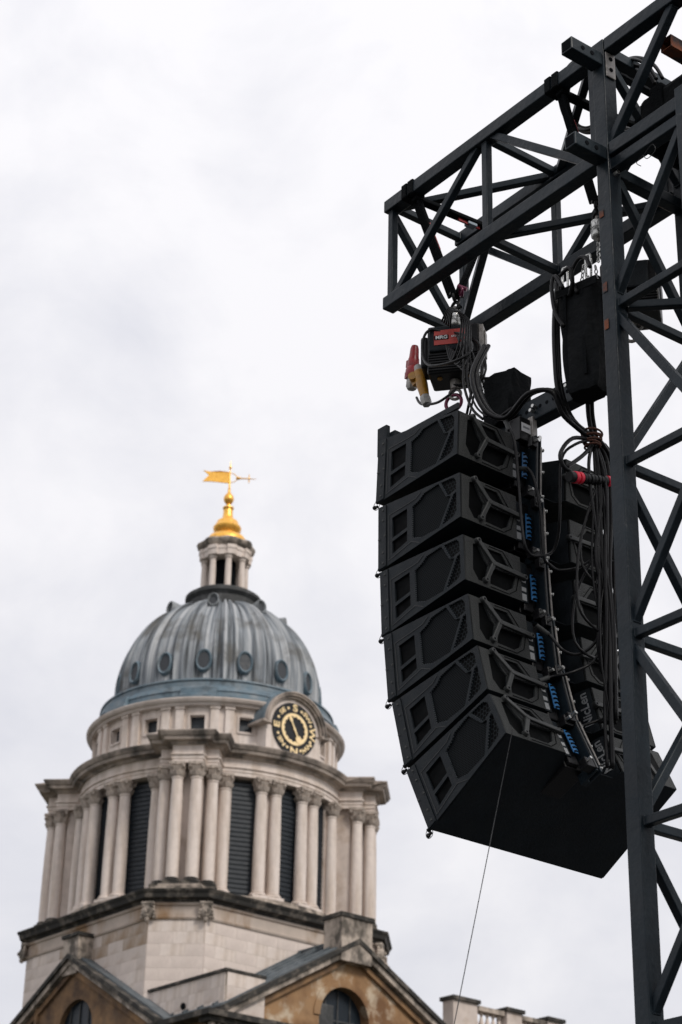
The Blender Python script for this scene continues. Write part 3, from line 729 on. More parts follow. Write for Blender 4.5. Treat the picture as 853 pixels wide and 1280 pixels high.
# apex blocks
mb = MB(); mb.bb(8.85, 9.95, -.62, .98, 21.2, 22.95); mb.build('apex_block', M['stained'], gb)
mb = MB(); mb.bb(8.78, 10.02, -.70, 1.06, 22.95, 23.12); mb.build('apex_block_cap', M['sooty'], gb)
mb = MB(); mb.bb(-.45, .65, -6.9, -6.1, 21.2, 22.75); mb.build('apex_block', M['stained'], gb)
mb = MB(); mb.bb(-.53, .73, -6.98, -6.02, 22.75, 22.9); mb.build('apex_block_cap', M['sooty'], gb)
# parapet at the corner, of coursed stone
mb = MB(); mb.bb(4.0, 9.65, -5.95, -5.5, 18.2, 19.86); mb.bb(9.2, 9.65, -5.5, -4.15, 18.2, 19.86); mb.build('parapet', M['stained'], gb)
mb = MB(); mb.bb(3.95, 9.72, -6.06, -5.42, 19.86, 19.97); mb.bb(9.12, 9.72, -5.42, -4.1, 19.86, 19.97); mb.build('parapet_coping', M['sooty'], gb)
PM = [M['stone'], M['stained'], SM[2], M['stoneclean']]
ashlar(gb, 6.8, -5.96, 0, -1, 2.8, 18.3, 19.85, 0.5, 0.95, PM, dep=-0.05)
ashlar(gb, 9.66, -5.03, 1, 0, 0.9, 18.3, 19.85, 0.5, 0.9, PM, dep=-0.05)
mb = MB(); mb.cyl((7.05, -6.00, 18.95), (7.05, -6.06, 18.95), .13, .13, 16); mb.build('drain_hole', M['void'], gb)

# ================================================================ BALUSTRADED WING
bw = thing('balustraded_wing', 'pale stone roofline with balusters between square pedestals, low in the gap right of the gable', 'building', TX)
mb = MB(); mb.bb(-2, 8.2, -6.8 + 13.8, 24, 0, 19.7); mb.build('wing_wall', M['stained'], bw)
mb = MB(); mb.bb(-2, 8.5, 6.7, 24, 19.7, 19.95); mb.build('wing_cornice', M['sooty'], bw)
bal = MB(); bal.lathe([(.10, 0), (.10, .08), (.06, .12), (.12, .28), (.125, .36), (.07, .55), (.05, .68), (.09, .74), (.10, .82)], 12); balm = bal.mesh('baluster', M['stoneclean'], 40)
y = 6.9
def pedestal(y0, y1):
    b = MB(); b.bb(7.65, 8.3, y0, y1, 19.95, 21.18); b.build('pedestal', M['stone'], bw)
    b = MB(); b.bb(7.55, 8.42, y0 - .1, y1 + .1, 21.18, 21.34); b.build('pedestal_cap', M['sooty'], bw)
for y0, y1, y2 in ((6.95, 8.35, 10.1), (10.1, 11.0, 12.6), (12.6, 13.5, 15.2), (15.2, 16.1, 18.0)):
    pedestal(y0, y1)
    b = MB(); b.bb(7.75, 8.2, y1 + .1, y2 - .1, 19.95, 20.14); b.build('bottom_rail', M['stained'], bw)
    b = MB(); b.bb(7.70, 8.26, y1 + .1, y2 - .1, 20.96, 21.16); b.build('top_rail', M['stained'], bw)
    k = 5; st_ = (y2 - y1) / k
    for i in range(k): inst('baluster', balm, bw, TR(7.98, y1 + (i + .5) * st_, 20.14))


# ================================================================ STEEL TRUSSES
# arm frame: x along the arm (towards the mast and the camera), y across it, z up from the lower chord
E1 = Vector((0.59404597, -0.8044311, 0)); E2 = Vector((0.8044311, 0.59404597, 0))
B0 = Vector((0.26490341, 10.45324011, 8.32273255))
TA = Matrix((E1, E2, Vector((0, 0, 1)))).transposed().to_4x4(); TA.translation = B0
def AF(T=None): return TA @ T if T is not None else TA.copy()
LM, WD, HT = 1.947, 0.585, 0.725
CT, BT = 0.086, 0.047
arm = thing('box_truss', 'dark blue-grey steel box truss reaching out to the left from the mast top', 'truss', TA)
def member(nm, p, q, w, parent, h=None, material=None, up=(0, 0, 1), trim=0.0):
    p = Vector(p); q = Vector(q); d = (q - p).normalized(); p = p + d * trim; q = q - d * trim
    mb = MB(); mb.bar(p, q, w, h or w, up)
    if nm == 'brace':
        dd_ = (q - p).normalized()
        for e_, s_ in ((p, 1), (q, -1)): mb.bar(e_ + dd_ * s_ * .002, e_ + dd_ * s_ * .013, w * 1.13, w * 1.13, up)
    return mb.build(nm, material or M['steel'], parent, bevel=0.006)
REND = LM + 2.9
for nm, y, z in (('chord', 0, 0), ('chord', 0, HT), ('chord', WD, 0), ('chord', WD, HT)):
    member('chord', (-0.008, y, z), (LM - 0.05, y, z), CT, arm)
for p, w in ((0, CT), (1, CT)):
    pass
n0, n1, n2 = 0.036, 0.94, 1.865
for y in (0, WD):
    for x in (n0, n1, n2):
        xx = x - (0.03 if y and x > .5 else 0)
        member('brace', (xx, y, 0), (xx, y, HT), BT, arm, trim=.04, up=(1, 0, 0))
for x in (n0, n1, n2):
    for z in (0, HT): member('brace', (x, 0, z), (x, WD, z), BT, arm, trim=.04)
member('brace', (0.03, 0, 0), (n1 - .04, 0, HT), BT, arm, trim=.045, up=(0, 1, 0))
member('brace', (n1 + .04, 0, HT), (n2 - .02, 0, 0), BT, arm, trim=.045, up=(0, 1, 0))
member('brace', (0.03, WD, HT), (n1 - .05, WD, 0), BT, arm, trim=.045, up=(0, 1, 0))
member('brace', (n1, WD, 0), (n2 - .02, WD, HT), BT, arm, trim=.045, up=(0, 1, 0))
member('brace', (0, 0, HT), (0, WD, 0), BT, arm, trim=.045, up=(1, 0, 0))
member('brace', (0, 0, HT), (n1, WD, HT), BT, arm, trim=.05)
member('brace', (n1, WD, HT), (n2, 0, HT), BT, arm, trim=.05)
member('brace', (0.0, WD, 0), (n1, 0, 0), BT, arm, trim=.05)
member('brace', (n1, 0, 0), (n2, WD, 0), BT, arm, trim=.05)

mast = thing('lattice_mast', 'tall dark steel lattice mast with square tube legs carrying the arm, at the right edge', 'truss', TA)
MW = 0.60
NOD = [-0.983 - 0.945 * k for k in range(9)]
legs = [(LM, 0), (LM + MW, 0), (LM, MW), (LM + MW, MW)]
for x, y in legs: member('mast_leg', (x, y, -B0.z + 0.02), (x, y, HT + 0.045 if x == LM else .09), .093, mast, up=(1, 0, 0))
lev = [0.0] + NOD[:-1]
for z in lev[0:]:
    if z < -8.2: continue
    if z != 0.0 or True:
        zz = z - (0.10 if z == 0.0 else 0)
        for y in (0, MW): member('brace', (LM, y, zz), (LM + MW, y, zz), BT if z else CT * .8, mast, trim=.041)
        for x in (LM, LM + MW): member('brace', (x, 0, zz), (x, MW, zz), BT if z else CT * .8, mast, trim=.041)
up_ = (0, 1, 0)
pat_near = {0: -1, 1: 1, 2: -1, 3: 1, 4: -1, 5: 1, 6: -1, 7: 1}   # +1: descends away from the left leg, -1: climbs away from it
lv = [0.0] + NOD
for i in range(8):
    a, b = lv[i], lv[i + 1]
    if b < -8.3: break
    for y in (0, MW):
        if (i % 2 == 0): member('brace', (LM, y, b + .03), (LM + MW, y, a - .06), BT, mast, trim=.045, up=(0, 1, 0))
        else: member('brace', (LM, y, a - .03), (LM + MW, y, b + .03), BT, mast, trim=.045, up=(0, 1, 0))
    for x in (LM, LM + MW):
        if (i % 2 == 0): member('brace', (x, 0, a - .05), (x, MW, b + .03), BT, mast, trim=.045, up=(1, 0, 0))
        else: member('brace', (x, 0, b + .03), (x, MW, a - .03), BT, mast, trim=.045, up=(1, 0, 0))
member('brace', (LM, 0, NOD[0]), (LM + MW, MW, NOD[0]), BT, mast, trim=.06)
# head of the mast
for z in (HT,):
    for x in (LM,): member('brace', (x, 0, z), (x, MW, z), CT * .8, mast, trim=.041)
member('brace', (LM, 0, .02), (LM + MW - .02, 0, HT), BT * 1.1, mast, trim=.045, up=(0, 1, 0))
member('brace', (LM, 0, HT - .02), (LM, MW, .02), BT, mast, trim=.05, up=(1, 0, 0))
for z in (HT - .10, -.03):
    o = member('stub_tube', (LM, -.05, z), (LM, -.285, z), CT, mast, up=(0, 0, 1))
    for yy in (-.20, -.13):
        b = MB(); b.cyl((LM + .0445, yy, z), (LM + .0465, yy, z), .014, .014, 12); b.build('bolt_hole', M['void'], o)
        b = MB(); b.cyl((LM, yy, z + .0445), (LM, yy, z + .0465), .014, .014, 12); b.build('bolt_hole', M['void'], o)
    b = MB(); b.bb(LM - .031, LM + .031, -.2875, -.283, z - .031, z + .031); b.build('tube_opening', M['void'], o)
gp = MB(); gp.bb(LM + .049, LM + .058, -.036, .036, HT - .22, HT - .05); gp = gp.build('gusset_plate', M['bare'], mast, bevel=.004)
for zz in (HT - .09, HT - .165):
    b = MB(); b.cyl((LM + .0585, 0, zz), (LM + .0605, 0, zz), .014, .014, 12); b.build('bolt_hole', M['void'], gp)
for z, dz in ((-.42, .045), (-.90, .06), (-1.13, .06)):
    b = MB(); b.bb(LM - .034, LM - .004, -.0515, -.0492, z, z + dz); b.build('rust_patch', M['rust'], mast)
for x_, y_, z_ in ((LM + .055, .01, .14), (LM + .055, .015, .05), (LM + .055, .02, -.12), (LM + .055, .0, -.15)):
    b = MB(); b.cyl((x_ - .014, y_, z_), (x_ + .02, y_, z_), .014, .014, 6); b.build('bolt', M['chrome'], mast)
arm2 = thing('box_truss', 'dark steel box truss continuing past the mast out of the top right corner', 'truss', TA)
X0_, X1_ = LM + MW + .042, LM + MW + 2.2
for y, z in ((0, 0), (0, HT), (WD, 0), (WD, HT)):
    member('chord', (LM + .05, y, z), (X1_, y, z), CT, arm2)
for x in (X0_ + .03, X0_ + 1.0, X0_ + 2.0):
    for y in (0, WD): member('brace', (x, y, 0), (x, y, HT), BT, arm2, trim=.04, up=(1, 0, 0))
    for z in (0, HT): member('brace', (x, 0, z), (x, WD, z), BT, arm2, trim=.04)
for i in range(2):
    a = X0_ + .05 + i * 1.0
    for y in (0, WD): member('brace', (a, y, 0 if i % 2 else HT), (a + .93, y, HT if i % 2 else 0), BT, arm2, trim=.045, up=(0, 1, 0))
    member('brace', (a, 0, 0), (a + .93, WD, 0), BT, arm2, trim=.05)

# ================================================================ LOUDSPEAKER ARRAY
A1 = Vector((0.63132398, -0.7755192, 0)); A2 = Vector((0.7755192, 0.63132398, 0)); ZZ = Vector((0, 0, 1))
AO = Vector((0.70555379, 10.40730728, 8.32273255))
def BOXT(u, z, t):
    X = A1 * math.cos(t) + ZZ * math.sin(t); Z_ = -A1 * math.sin(t) + ZZ * math.cos(t)
    T = Matrix((X, A2, Z_)).transposed().to_4x4(); T.translation = AO + A1 * u + ZZ * z; return T
BX = [(-0.0196, -1.5988, -0.0447), (0.0095, -2.0294, 0.0151), (0.0466, -2.4364, 0.0572),
      (0.1066, -2.8312, 0.1169), (0.2403, -3.2288, 0.2643), (0.4288, -3.61, 0.4531)]
HW, UR, H0, ZB, ZT = 0.627, 0.655, 0.400, 0.085, 0.353
def ztop(x): return H0 + (ZT - H0) * x / UR
def zbot(x): return ZB * x / UR
LB = -0.205; RBY = 0.215
def side_pt(f, g):      # f along the depth 0..1, g from top 0 to bottom 1
    x = f * UR; return (x, ztop(x) + (zbot(x) - ztop(x)) * g)
cabM = {}
def plate(name, outline, holes, fa, fb, material, floors=(), parent=None):
    pass
def build_cabinet_meshes():
    D = {}
    mb = MB()
    plan = [(0, -HW + .012), (0, HW), (UR, HW), (UR - .012, RBY), (.40, .13), (.40, -.13), (UR - .012, LB), (UR - .012, -HW + .012)]
    # inner body, a little inside the face plates
    mb.prism([(p[0], p[1]) for p in plan], lambda u, v: (u, v, zbot(u) + .004), lambda u, v: (u, v, ztop(u) - .004))
    D['cabinet_body'] = (mb, M['cabblack'], 0.0)
    # top and bottom boards
    mb = MB()
    plan2 = [(.0, -HW), (0, HW), (UR, HW), (UR, RBY), (.42, .14), (.42, -.14), (UR, LB), (UR, -HW)]
    mb.prism(plan2, lambda u, v: (u, v, ztop(u) - .006), lambda u, v: (u, v, ztop(u)))
    plan3 = [(.0, -HW), (0, HW), (UR, HW), (UR, RBY), (.60, RBY - .03), (.60, LB + .03), (UR, LB), (UR, -HW)]
    mb.prism(plan3, lambda u, v: (u, v, zbot(u)), lambda u, v: (u, v, zbot(u) + .006))
    # right side, recess walls
    mb.prism([(0, 0.006), (0, H0 - .006), (UR, ZT - .006), (UR, ZB + .006)], lambda u, z: (u, HW - .01, z), lambda u, z: (u, HW, z))
    D['cabinet_board'] = (mb, M['cab'], 0.003)
    # left side plate with openings
    ol = [side_pt(0.085, .0), side_pt(1, 0), side_pt(1, 1), side_pt(0.085, 1)]
    s1 = [side_pt(.155, .27), side_pt(.345, .235), side_pt(.345, .56), side_pt(.155, .60)]
    s2 = [side_pt(.155, .66), side_pt(.345, .62), side_pt(.345, .80), side_pt(.155, .86)]
    gm = [side_pt(*p) for p in ((.41, .25), (.50, .19), (.56, .10), (.74, .045), (.83, .38), (.89, .42), (.74, .94), (.52, .90), (.46, .84), (.41, .80))]
    gq = [side_pt(*p) for p in ((.77, .05), (.92, .05), (.955, .13), (.955, .33), (.85, .40))]
    gr = [side_pt(*p) for p in ((.92, .42), (.955, .40), (.955, .80), (.92, .90), (.775, .93))]
    mb = MB(); mb.prism(ol, lambda u, z: (u, -HW + .0135, z), lambda u, z: (u, -HW - .0005, z), [s1, s2, gm, gq, gr])
    # moulded border steps
    st = [side_pt(*p) for p in ((.375, .115), (.50, .10), (.56, .03), (.60, .03))]
    D['side_panel'] = (mb, M['cab'], 0.004)
    mb = MB()
    def rim(pts, closed, w=.0035, y=-HW - .0005):
        P = [(p[0], y, p[1]) for p in pts]
        for i in range(len(P) - (0 if closed else 1)): mb.bar(P[i], P[(i + 1) % len(P)], .004, w, (0, 1, 0) if False else (0, 0, 1))
    rim([side_pt(*p) for p in ((.11, .20), (.37, .155), (.46, .13), (.52, .05))], False)
    rim([side_pt(*p) for p in ((.11, .20), (.11, .93), (.40, .86), (.44, .90), (.50, .97))], False)
    D['panel_edge'] = (mb, M['handle'], 0)
    # perforated rims (saw-tooth edge of the grille)
    mb = MB()
    def teeth(poly, step=.0125, sz=.0028):
        for i in range(len(poly)):
            a = Vector(poly[i]); b = Vector(poly[(i + 1) % len(poly)]); k = max(1, int((b - a).length / step))
            for j in range(k):
                p = a + (b - a) * ((j + .5) / k); mb.box((p.x, -HW + .004, p.y), (sz, .006, sz))
    teeth(gm); teeth(gq, .016); teeth(gr, .016)
    D['grille_rim'] = (mb, mat_rim, 0)
    def flat(poly, y):
        b = MB(); b.prism(poly, lambda u, z: (u, y, z), lambda u, z: (u, y + .004, z)); return b
    D['fine_grille'] = (flat(gm, -HW + .0105), M['mesh'], 0)
    b = flat(gq, -HW + .0115); 
    D['coarse_grille'] = (b, M['honey'], 0)
    D['coarse_grille2'] = (flat(gr, -HW + .0115), M['honey'], 0)
    for k, s in (('port', s1), ('port2', s2)):
        b = MB(); b.prism(s, lambda u, z: (u, -HW + .013, z), lambda u, z: (u + .02, -HW + .10, z + .0)); D[k] = (b, M['cabblack'], 0)
    b = MB(); b.bar((*[s1[3][0] + .01], -HW + .03, s1[3][1] - .002), (s1[2][0], -HW + .03, s1[2][1] + .004), .02, .006); 
    # front rail with bolts
    b = MB(); b.prism([(-.012, .004), (-.012, H0 - .004), (.052, ztop(.052) - .004), (.052, zbot(.052) + .004)], lambda u, z: (u, -HW - .006, z), lambda u, z: (u, -HW + .012, z))
    b.prism([(-.012, .004), (-.012, H0 - .004), (.0, H0 - .004), (.0, .004)], lambda u, z: (u, -HW + .012, z), lambda u, z: (u, HW, z))
    D['front_rail'] = (b, M['cab'], .003)
    b = MB()
    for x, z in ((.028, .035), (.028, .10), (-.004, .19), (.028, .30), (.028, .365), (.045, .20)): b.cyl((x, -HW - .006, z), (x, -HW - .0095, z), .0075, .006, 10)
    D['rail_bolts'] = (b, M['handle'], 0)
    # rear plates (left and right lobes) with pockets
    for side in (-1, 1):
        y0, y1 = (-HW, LB) if side < 0 else (RBY, HW)
        def RP(f, g):   # f across from left, g down
            return (y0 + (y1 - y0) * f, ZT + (ZB - ZT) * g)
        q = (lambda f, g: RP(f, g)) if side < 0 else (lambda f, g: RP(1 - f, g))
        cup = [q(*p) for p in ((.17, .12), (.26, .08), (.36, .40), (.42, .50), (.36, .88), (.24, .90), (.15, .70))]
        upk = [q(*p) for p in ((.42, .10), (.66, .10), (.82, .42), (.56, .38))]
        lpk = [q(*p) for p in ((.54, .50), (.90, .50), (.84, .78), (.72, .90), (.44, .88), (.46, .66))]
        b = MB(); b.prism([(y0, ZB), (y1, ZB), (y1, ZT), (y0, ZT)], lambda v, z: (UR - .016, v, z), lambda v, z: (UR, v, z), [cup, upk, lpk])
        D['rear_panel' + ('' if side < 0 else '2')] = (b, M['cabrear'], .004)
        b = MB()
        for l in (cup, upk, lpk):
            c = (sum(p[0] for p in l) / len(l), sum(p[1] for p in l) / len(l))
            n = len(l); vs = [(UR - .010, *p) for p in l] + [(UR - .075, c[0] + (p[0] - c[0]) * .72, c[1] + (p[1] - c[1]) * .72) for p in l]
            b.add(vs, [tuple(range(n, 2 * n))] + [(i, (i + 1) % n, n + (i + 1) % n, n + i) for i in range(n)])
        D['rear_pocket' + ('' if side < 0 else '2')] = (b, M['cab'], 0)
        # Y handle, proud of the panel
        b = MB(); J = q(.47, .45)
        arms = [q(.24, .03), q(.345, .86), q(1.04, .46)]
        for a in arms:
            p = (UR + .022, *J); e = (UR + .012, *a)
            b.bar(p, e, .026, .016, (1, 0, 0))
            b.cyl((UR - .004, *a), (UR + .022, *a), .019, .016, 12)
        b.cyl((UR + .006, *J), (UR + .032, *J), .020, .016, 12)
        D['handle' + ('' if side < 0 else '2')] = (b, M['handle'], .004)
        b = MB()
        for a in arms: b.cyl((UR + .022, *a), (UR + .0235, *a), .006, .006, 8)
        D['handle_screw' + ('' if side < 0 else '2')] = (b, M['void'], 0)
        b = MB()
        for l in ([(.45, .04), (.69, .04), (.90, .44)], [(.95, .50), (.89, .82), (.76, .96), (.44, .95)]):
            P = [q(*p) for p in l]
            for i in range(len(P) - 1): b.bar((UR + .001, *P[i]), (UR + .001, *P[i + 1]), .004, .003, (1, 0, 0))
        D['panel_groove' + ('' if side < 0 else '2')] = (b, M['cabblack'], 0)
    # recess side walls
    b = MB(); b.prism([(.40, zbot(.4)), (.40, ztop(.4)), (UR - .016, ZT), (UR - .016, ZB)], lambda u, z: (u, .13 + (u - .40) * .34, z), lambda u, z: (u, .142 + (u - .40) * .34, z))
    D['recess_wall'] = (b, M['cab'], 0)
    SY = -.07
    # amplifier chassis and spine in the middle
    b = MB(); b.bb(.38, .60, -.105 + SY, .045 + SY, .05, .37); b.bb(.60, .625, -.095 + SY, -.02 + SY, .06, .33); D['amplifier_chassis'] = (b, M['rubber'], .006)
    b = MB(); b.bb(.60, .632, -.195, -.135, .10, .34); D['label_plate'] = (b, M['cab'], .003)
    b = MB(); b.bb(.632, .634, -.185, -.15, .11, .15); b.bb(.632, .634, -.19, -.15, .165, .19); b.bb(.632, .634, -.18, -.15, .22, .25); D['sticker'] = (b, M['greylab'], 0)
    b = MB(); b.bb(.56, .685, .012 + SY, .024 + SY, -.01, .395); b.bb(.56, .685, .044 + SY, .056 + SY, -.01, .395); b.bb(.56, .60, .024 + SY, .044 + SY, -.01, .395); D['spine_rail'] = (b, M['steel'], .002)
    b = MB(); b.bb(.685, .692, .012 + SY, .024 + SY, .0, .38); D['spine_edge'] = (b, M['handle'], 0)
    b = MB(); b.bb(.685, .690, .044 + SY, .056 + SY, .03, .33); D['spine_edge2'] = (b, M['bare'], 0)
    b = MB(); b.bb(.66, .70, -.03 + SY, .011 + SY, .31, .37); D['rigging_bracket'] = (b, M['rubber'], .004)
    b = MB(); b.bb(.64, .69, -.05 + SY, .011 + SY, -.0, .06); D['rigging_bracket2'] = (b, M['rubber'], .004)
    b = MB()
    for z in (.04, .19, .33): b.cyl((.665, .057 + SY, z), (.665, .085 + SY, z), .008, .008, 8); b.cyl((.665, .085 + SY, z), (.665, .09 + SY, z), .011, .011, 8)
    b.cyl((.70, -.01 + SY, .34), (.735, -.01 + SY, .34), .011, .011, 8); b.cyl((.69, -.04 + SY, .03), (.72, -.04 + SY, .03), .009, .009, 8)
    D['quick_pin'] = (b, M['chrome'], 0)
    b = MB(); b.bb(.645, .650, -.058 + SY, -.016 + SY, .12, .275); D['connector_panel'] = (b, M['blue'], 0)
    b = MB()
    for k in range(6):
        z = .12 + k * .027; b.prism([(-.052, z), (-.032, z + .008), (-.022, z + .008), (-.022, z + .019), (-.036, z + .019), (-.052, z + .011)], lambda v, zz: (.650, v + SY, zz), lambda v, zz: (.652, v + SY, zz))
        b.bb(.650, .652, -.022 + SY, -.016 + SY, z, z + .018)
    D['panel_marking'] = (b, M['cabblack'], 0)
    # front corner pins standing out of the rail
    b = MB()
    for z, y in ((-.012, -HW + .01), (.030, -HW + .03)):
        b.cyl((-.012, y, z), (-.034, y, z), .008, .008, 8); b.lathe([(.004, -.010), (.012, -.006), (.012, .006), (.004, .010)], 10, T=Matrix.Translation((-.038, y, z)) @ Matrix.Rotation(PI / 2, 4, 'Y'))
    b.torus((-.034, -HW + .02, .002), (0, 1, 0), .026, .0018, 12, 5)
    D['front_pin'] = (b, M['rubber'], 0)
    return D
mat_rim = mat('punched_rim', (0.10, 0.115, 0.125), 0.5)
CM = {k: (b.mesh(k.rstrip('2'), m_, False), bv) for k, (b, m_, bv) in build_cabinet_meshes().items()}
WORDS = ['topmost of the six hung cabinets, just under the red-labelled chain hoist', 'second of the six hung cabinets counted from the hoist',
         'third of the six hung cabinets from the top', 'fourth of the six hung ones from the top, where the curve begins',
         'fifth of the six hung cabinets, tilted, directly above the lowest one', 'lowest and most tilted of the six hung cabinets, its black underside showing']
SUBS = {'fine_grille': 'side_panel', 'coarse_grille': 'side_panel', 'coarse_grille2': 'side_panel', 'port': 'side_panel', 'port2': 'side_panel', 'grille_rim': 'side_panel', 'panel_edge': 'side_panel',
        'rail_bolts': 'front_rail', 'rear_pocket': 'rear_panel', 'panel_groove': 'rear_panel', 'handle_screw': 'handle', 'rear_pocket2': 'rear_panel2', 'panel_groove2': 'rear_panel2', 'handle_screw2': 'handle2',
        'sticker': 'label_plate', 'panel_marking': 'connector_panel'}
for i, (u, z, t) in enumerate(BX):
    bx = thing('array_loudspeaker', 'black loudspeaker cabinet, ' + WORDS[i], 'loudspeaker', BOXT(u, z, t), 'cabinets of the hanging loudspeaker array')
    P = {}
    for k, (me, bv) in CM.items():
        if k in SUBS: continue
        P[k] = o = inst(k.rstrip('2'), me, bx)
        if bv:
            md = o.modifiers.new('bevel', 'BEVEL'); md.width = bv; md.segments = 2; md.limit_method = 'ANGLE'; md.angle_limit = R(40)
    for k, pk in SUBS.items(): inst(CM[k][0].name.split('.')[0], CM[k][0], P[pk])
    if i >= 4:
        me = text_mesh('NicLen', .072, .0006, 'rental_name'); me.materials.clear(); me.materials.append(M['greylab'])
        # lettering on the left-facing recess wall, running up the wall
        B = Matrix(((0, -1, 0, 0), (0, 0, -1, 0), (1, 0, 0, 0), (0, 0, 0, 1)))
        x = .595
        inst('rental_name', me, P['recess_wall'], Matrix.Translation((x, .13 + (x - .40) * .34 - .003, .235)) @ Matrix.Rotation(math.atan(.34), 4, 'Z') @ B)

# ================================================================ FLYING FRAME
ff = thing('flying_frame', 'black steel flying frame beam above the top loudspeaker, running towards the mast', 'rigging frame', BOXT(0, 0, 0))
b = MB(); b.bb(-.02, 1.25, -.045, -.03, -1.115, -.985); b.bb(-.02, 1.25, .03, .045, -1.115, -.985); b.bb(-.02, 1.25, -.045, .045, -1.120, -1.112); b.bb(-.02, 1.25, -.045, .045, -.988, -.98); b.build('beam', M['steel'], ff, bevel=.004)
b = MB()
for k in range(22): b.cyl((.06 + k * .054, -.0455, -1.05), (.06 + k * .054, -.047, -1.05), .012, .012, 10)
b.build('beam_holes', M['void'], ff)
b = MB(); b.bb(.02, .09, -.60, .60, -1.215, -1.155); b.bb(.02, .09, -.05, .05, -1.155, -1.11); b.build('cross_bar', M['cab'], ff, bevel=.004)
b = MB(); b.bb(-.03, .05, -.63, -.60, -1.30, -1.115); b.bb(.0, .62, -.60, -.585, -1.24, -1.20) ; b.build('side_bracket', M['cab'], ff, bevel=.004)
b = MB(); b.bb(.52, .64, -.14, .0, -1.27, -1.12); b.build('rear_bracket', M['rubber'], ff, bevel=.006)
b = MB(); b.bb(.6405, .643, -.13, -.06, -1.215, -1.16); lb_ = b.build('label', M['white'], ff)
b = MB(); b.bb(.643, .6445, -.12, -.07, -1.192, -1.180); b.build('label_line', M['greylab'], lb_)
b = MB(); b.bb(.62, .66, -.06, -.025, -1.30, -1.10); b.build('rear_link', M['bare'], ff, bevel=.004)
b = MB()
for x, y, z in ((.68, -.05, -1.05), (.66, -.05, -1.07), (.94, -.05, -1.03)): b.cyl((x, y, z), (x, y - .03, z), .011, .011, 8)
b.cyl((.66, -.04, -1.25), (.70, -.04, -1.25), .012, .012, 8); b.build('quick_pin', M['chrome'], ff)

# ================================================================ HOISTS, SLINGS, BAGS  (arm frame coordinates)
def chain(name, parent, p, q, r=.013, wire=.0042, material=None):
    p = Vector(p); q = Vector(q); L = (q - p).length; n = int(L / (r * 2.3)); d = (q - p) / n
    mb = MB()
    for i in range(n):
        c = p + d * (i + .5); s = Vector((1, 0, 0)) if i % 2 else Vector((0, 1, 0)); u = d.normalized()
        pts = [c + u * (r * 1.45 * math.cos(a)) + s * (r * .75 * math.sin(a)) for a in (2 * PI * j / 8 for j in range(8))]
        mb.tube(pts, wire, 5, True, 1)
    return mb.build(name, material or M['chrome'], parent)
def hoist(ox, oz, label_it, lab, cat, oy=.30):
    h = thing('chain_hoist', lab, cat, AF(Matrix.Translation((ox, oy, oz)) @ Matrix.Rotation(R(40), 4, 'Z') @ Matrix.Diagonal((.95, .95, .98, 1))), 'chain hoists under the truss arm')
    b = MB(); b.bb(-.15, .19, -.12, .12, -.37, -.03); b.bb(-.20, -.15, -.09, .09, -.30, -.08)
    b.cyl((.17, 0.02, -.19), (.20, 0.02, -.19), .10, .09, 20); b.build('motor_body', M['rubber'], h, bevel=.028)
    b = MB(); b.bb(-.135, .135, -.142, -.119, -.225, -.045); fr = b.build('cover', M['cab'], h, bevel=.015)
    if label_it:
        b = MB(); b.bb(-.100, .104, -.146, -.1425, -.185, -.080); lp = b.build('label', M['labelred'], fr)
        b = MB(); b.bb(-.098, -.005, -.1475, -.1462, -.150, -.118); b.build('label_badge', M['cabblack'], fr)
        B = Matrix(((1, 0, 0, 0), (0, 0, -1, 0), (0, 1, 0, 0), (0, 0, 0, 1)))
        for s, x, sz in (('MRG', -.051, .034), ('SYSTEMS', .055, .020)):
            me = text_mesh(s, sz, .0008, 'label_text'); me.materials.clear(); me.materials.append(M['white'])
            inst('label_text', me, fr, Matrix.Translation((x, -.1485, -.134)) @ B @ Matrix.Diagonal((1.1, 1, 1, 1)))
    if label_it:
        b = MB(); b.bb(.185, .215, -.125, -.01, -.30, -.05); b.bb(.2151, .225, -.10, -.03, -.26, -.08); b.build('chain_guide', M['bare'], h, bevel=.008)
    b = MB()
    for k in range(7): b.bb(-.14, .18, -.124, -.118, -.355 + k * .018, -.349 + k * .018)
    b.build('cooling_ribs', M['cabblack'], h)
    b = MB(); b.cyl((0.01, 0, -.37), (0.01, 0, -.43), .035, .028, 12); b.torus((0.01, 0, -.465), (0, 1, 0), .036, .011, 16, 8); b.torus((.05, 0, -.40), (0, 1, 0), .026, .008, 14, 6); b.build('hook', M['bare'], h, smooth=40)
    if not label_it: return h
    b = MB(); b.torus((.0, 0, -.525), (.3, 1, 0), .055, .012, 20, 8); b.build('bottom_shackle', M['shackle'], h, smooth=True)
    b = MB(); b.cyl((-.08, -.05, -.37), (-.08, -.05, -.378), .016, .016, 10); b.cyl((.12, -.05, -.37), (.12, -.05, -.378), .016, .016, 10); b.build('cap_nut', M['yellow'], h)
    return h
h1 = hoist(0.265, -.19, True, 'black chain hoist with red label plate above the top loudspeaker', 'chain hoist')
h2 = hoist(1.60, -.36, False, 'black chain hoist half hidden behind the mast leg, above the long chain bag', 'chain hoist', .46)
def loadcell(x, z, lab):
    t = thing('load_cell', lab, 'load cell', AF(Matrix.Translation((x, .30, z))))
    b = MB(); b.lathe([(.012, -.062), (.034, -.06), (.040, -.052), (.040, -.012), (.036, -.010), (.036, -.004), (.040, -.002), (.040, .042), (.034, .05), (.012, .052)], 20); b.build('cell_body', M['chrome'], t, smooth=40)
    b = MB(); b.cyl((0, 0, .04), (0, 0, .085), .012, .012, 10); b.cyl((0, 0, -.05), (0, 0, -.085), .010, .010, 10); b.build('eye_bolt', M['bare'], t)
    return t
loadcell(.283, -.115, 'small silver cylindrical load cell above the red-labelled hoist')
loadcell(1.545, -.135, 'small silver cylindrical load cell beside the mast leg, above a chain')
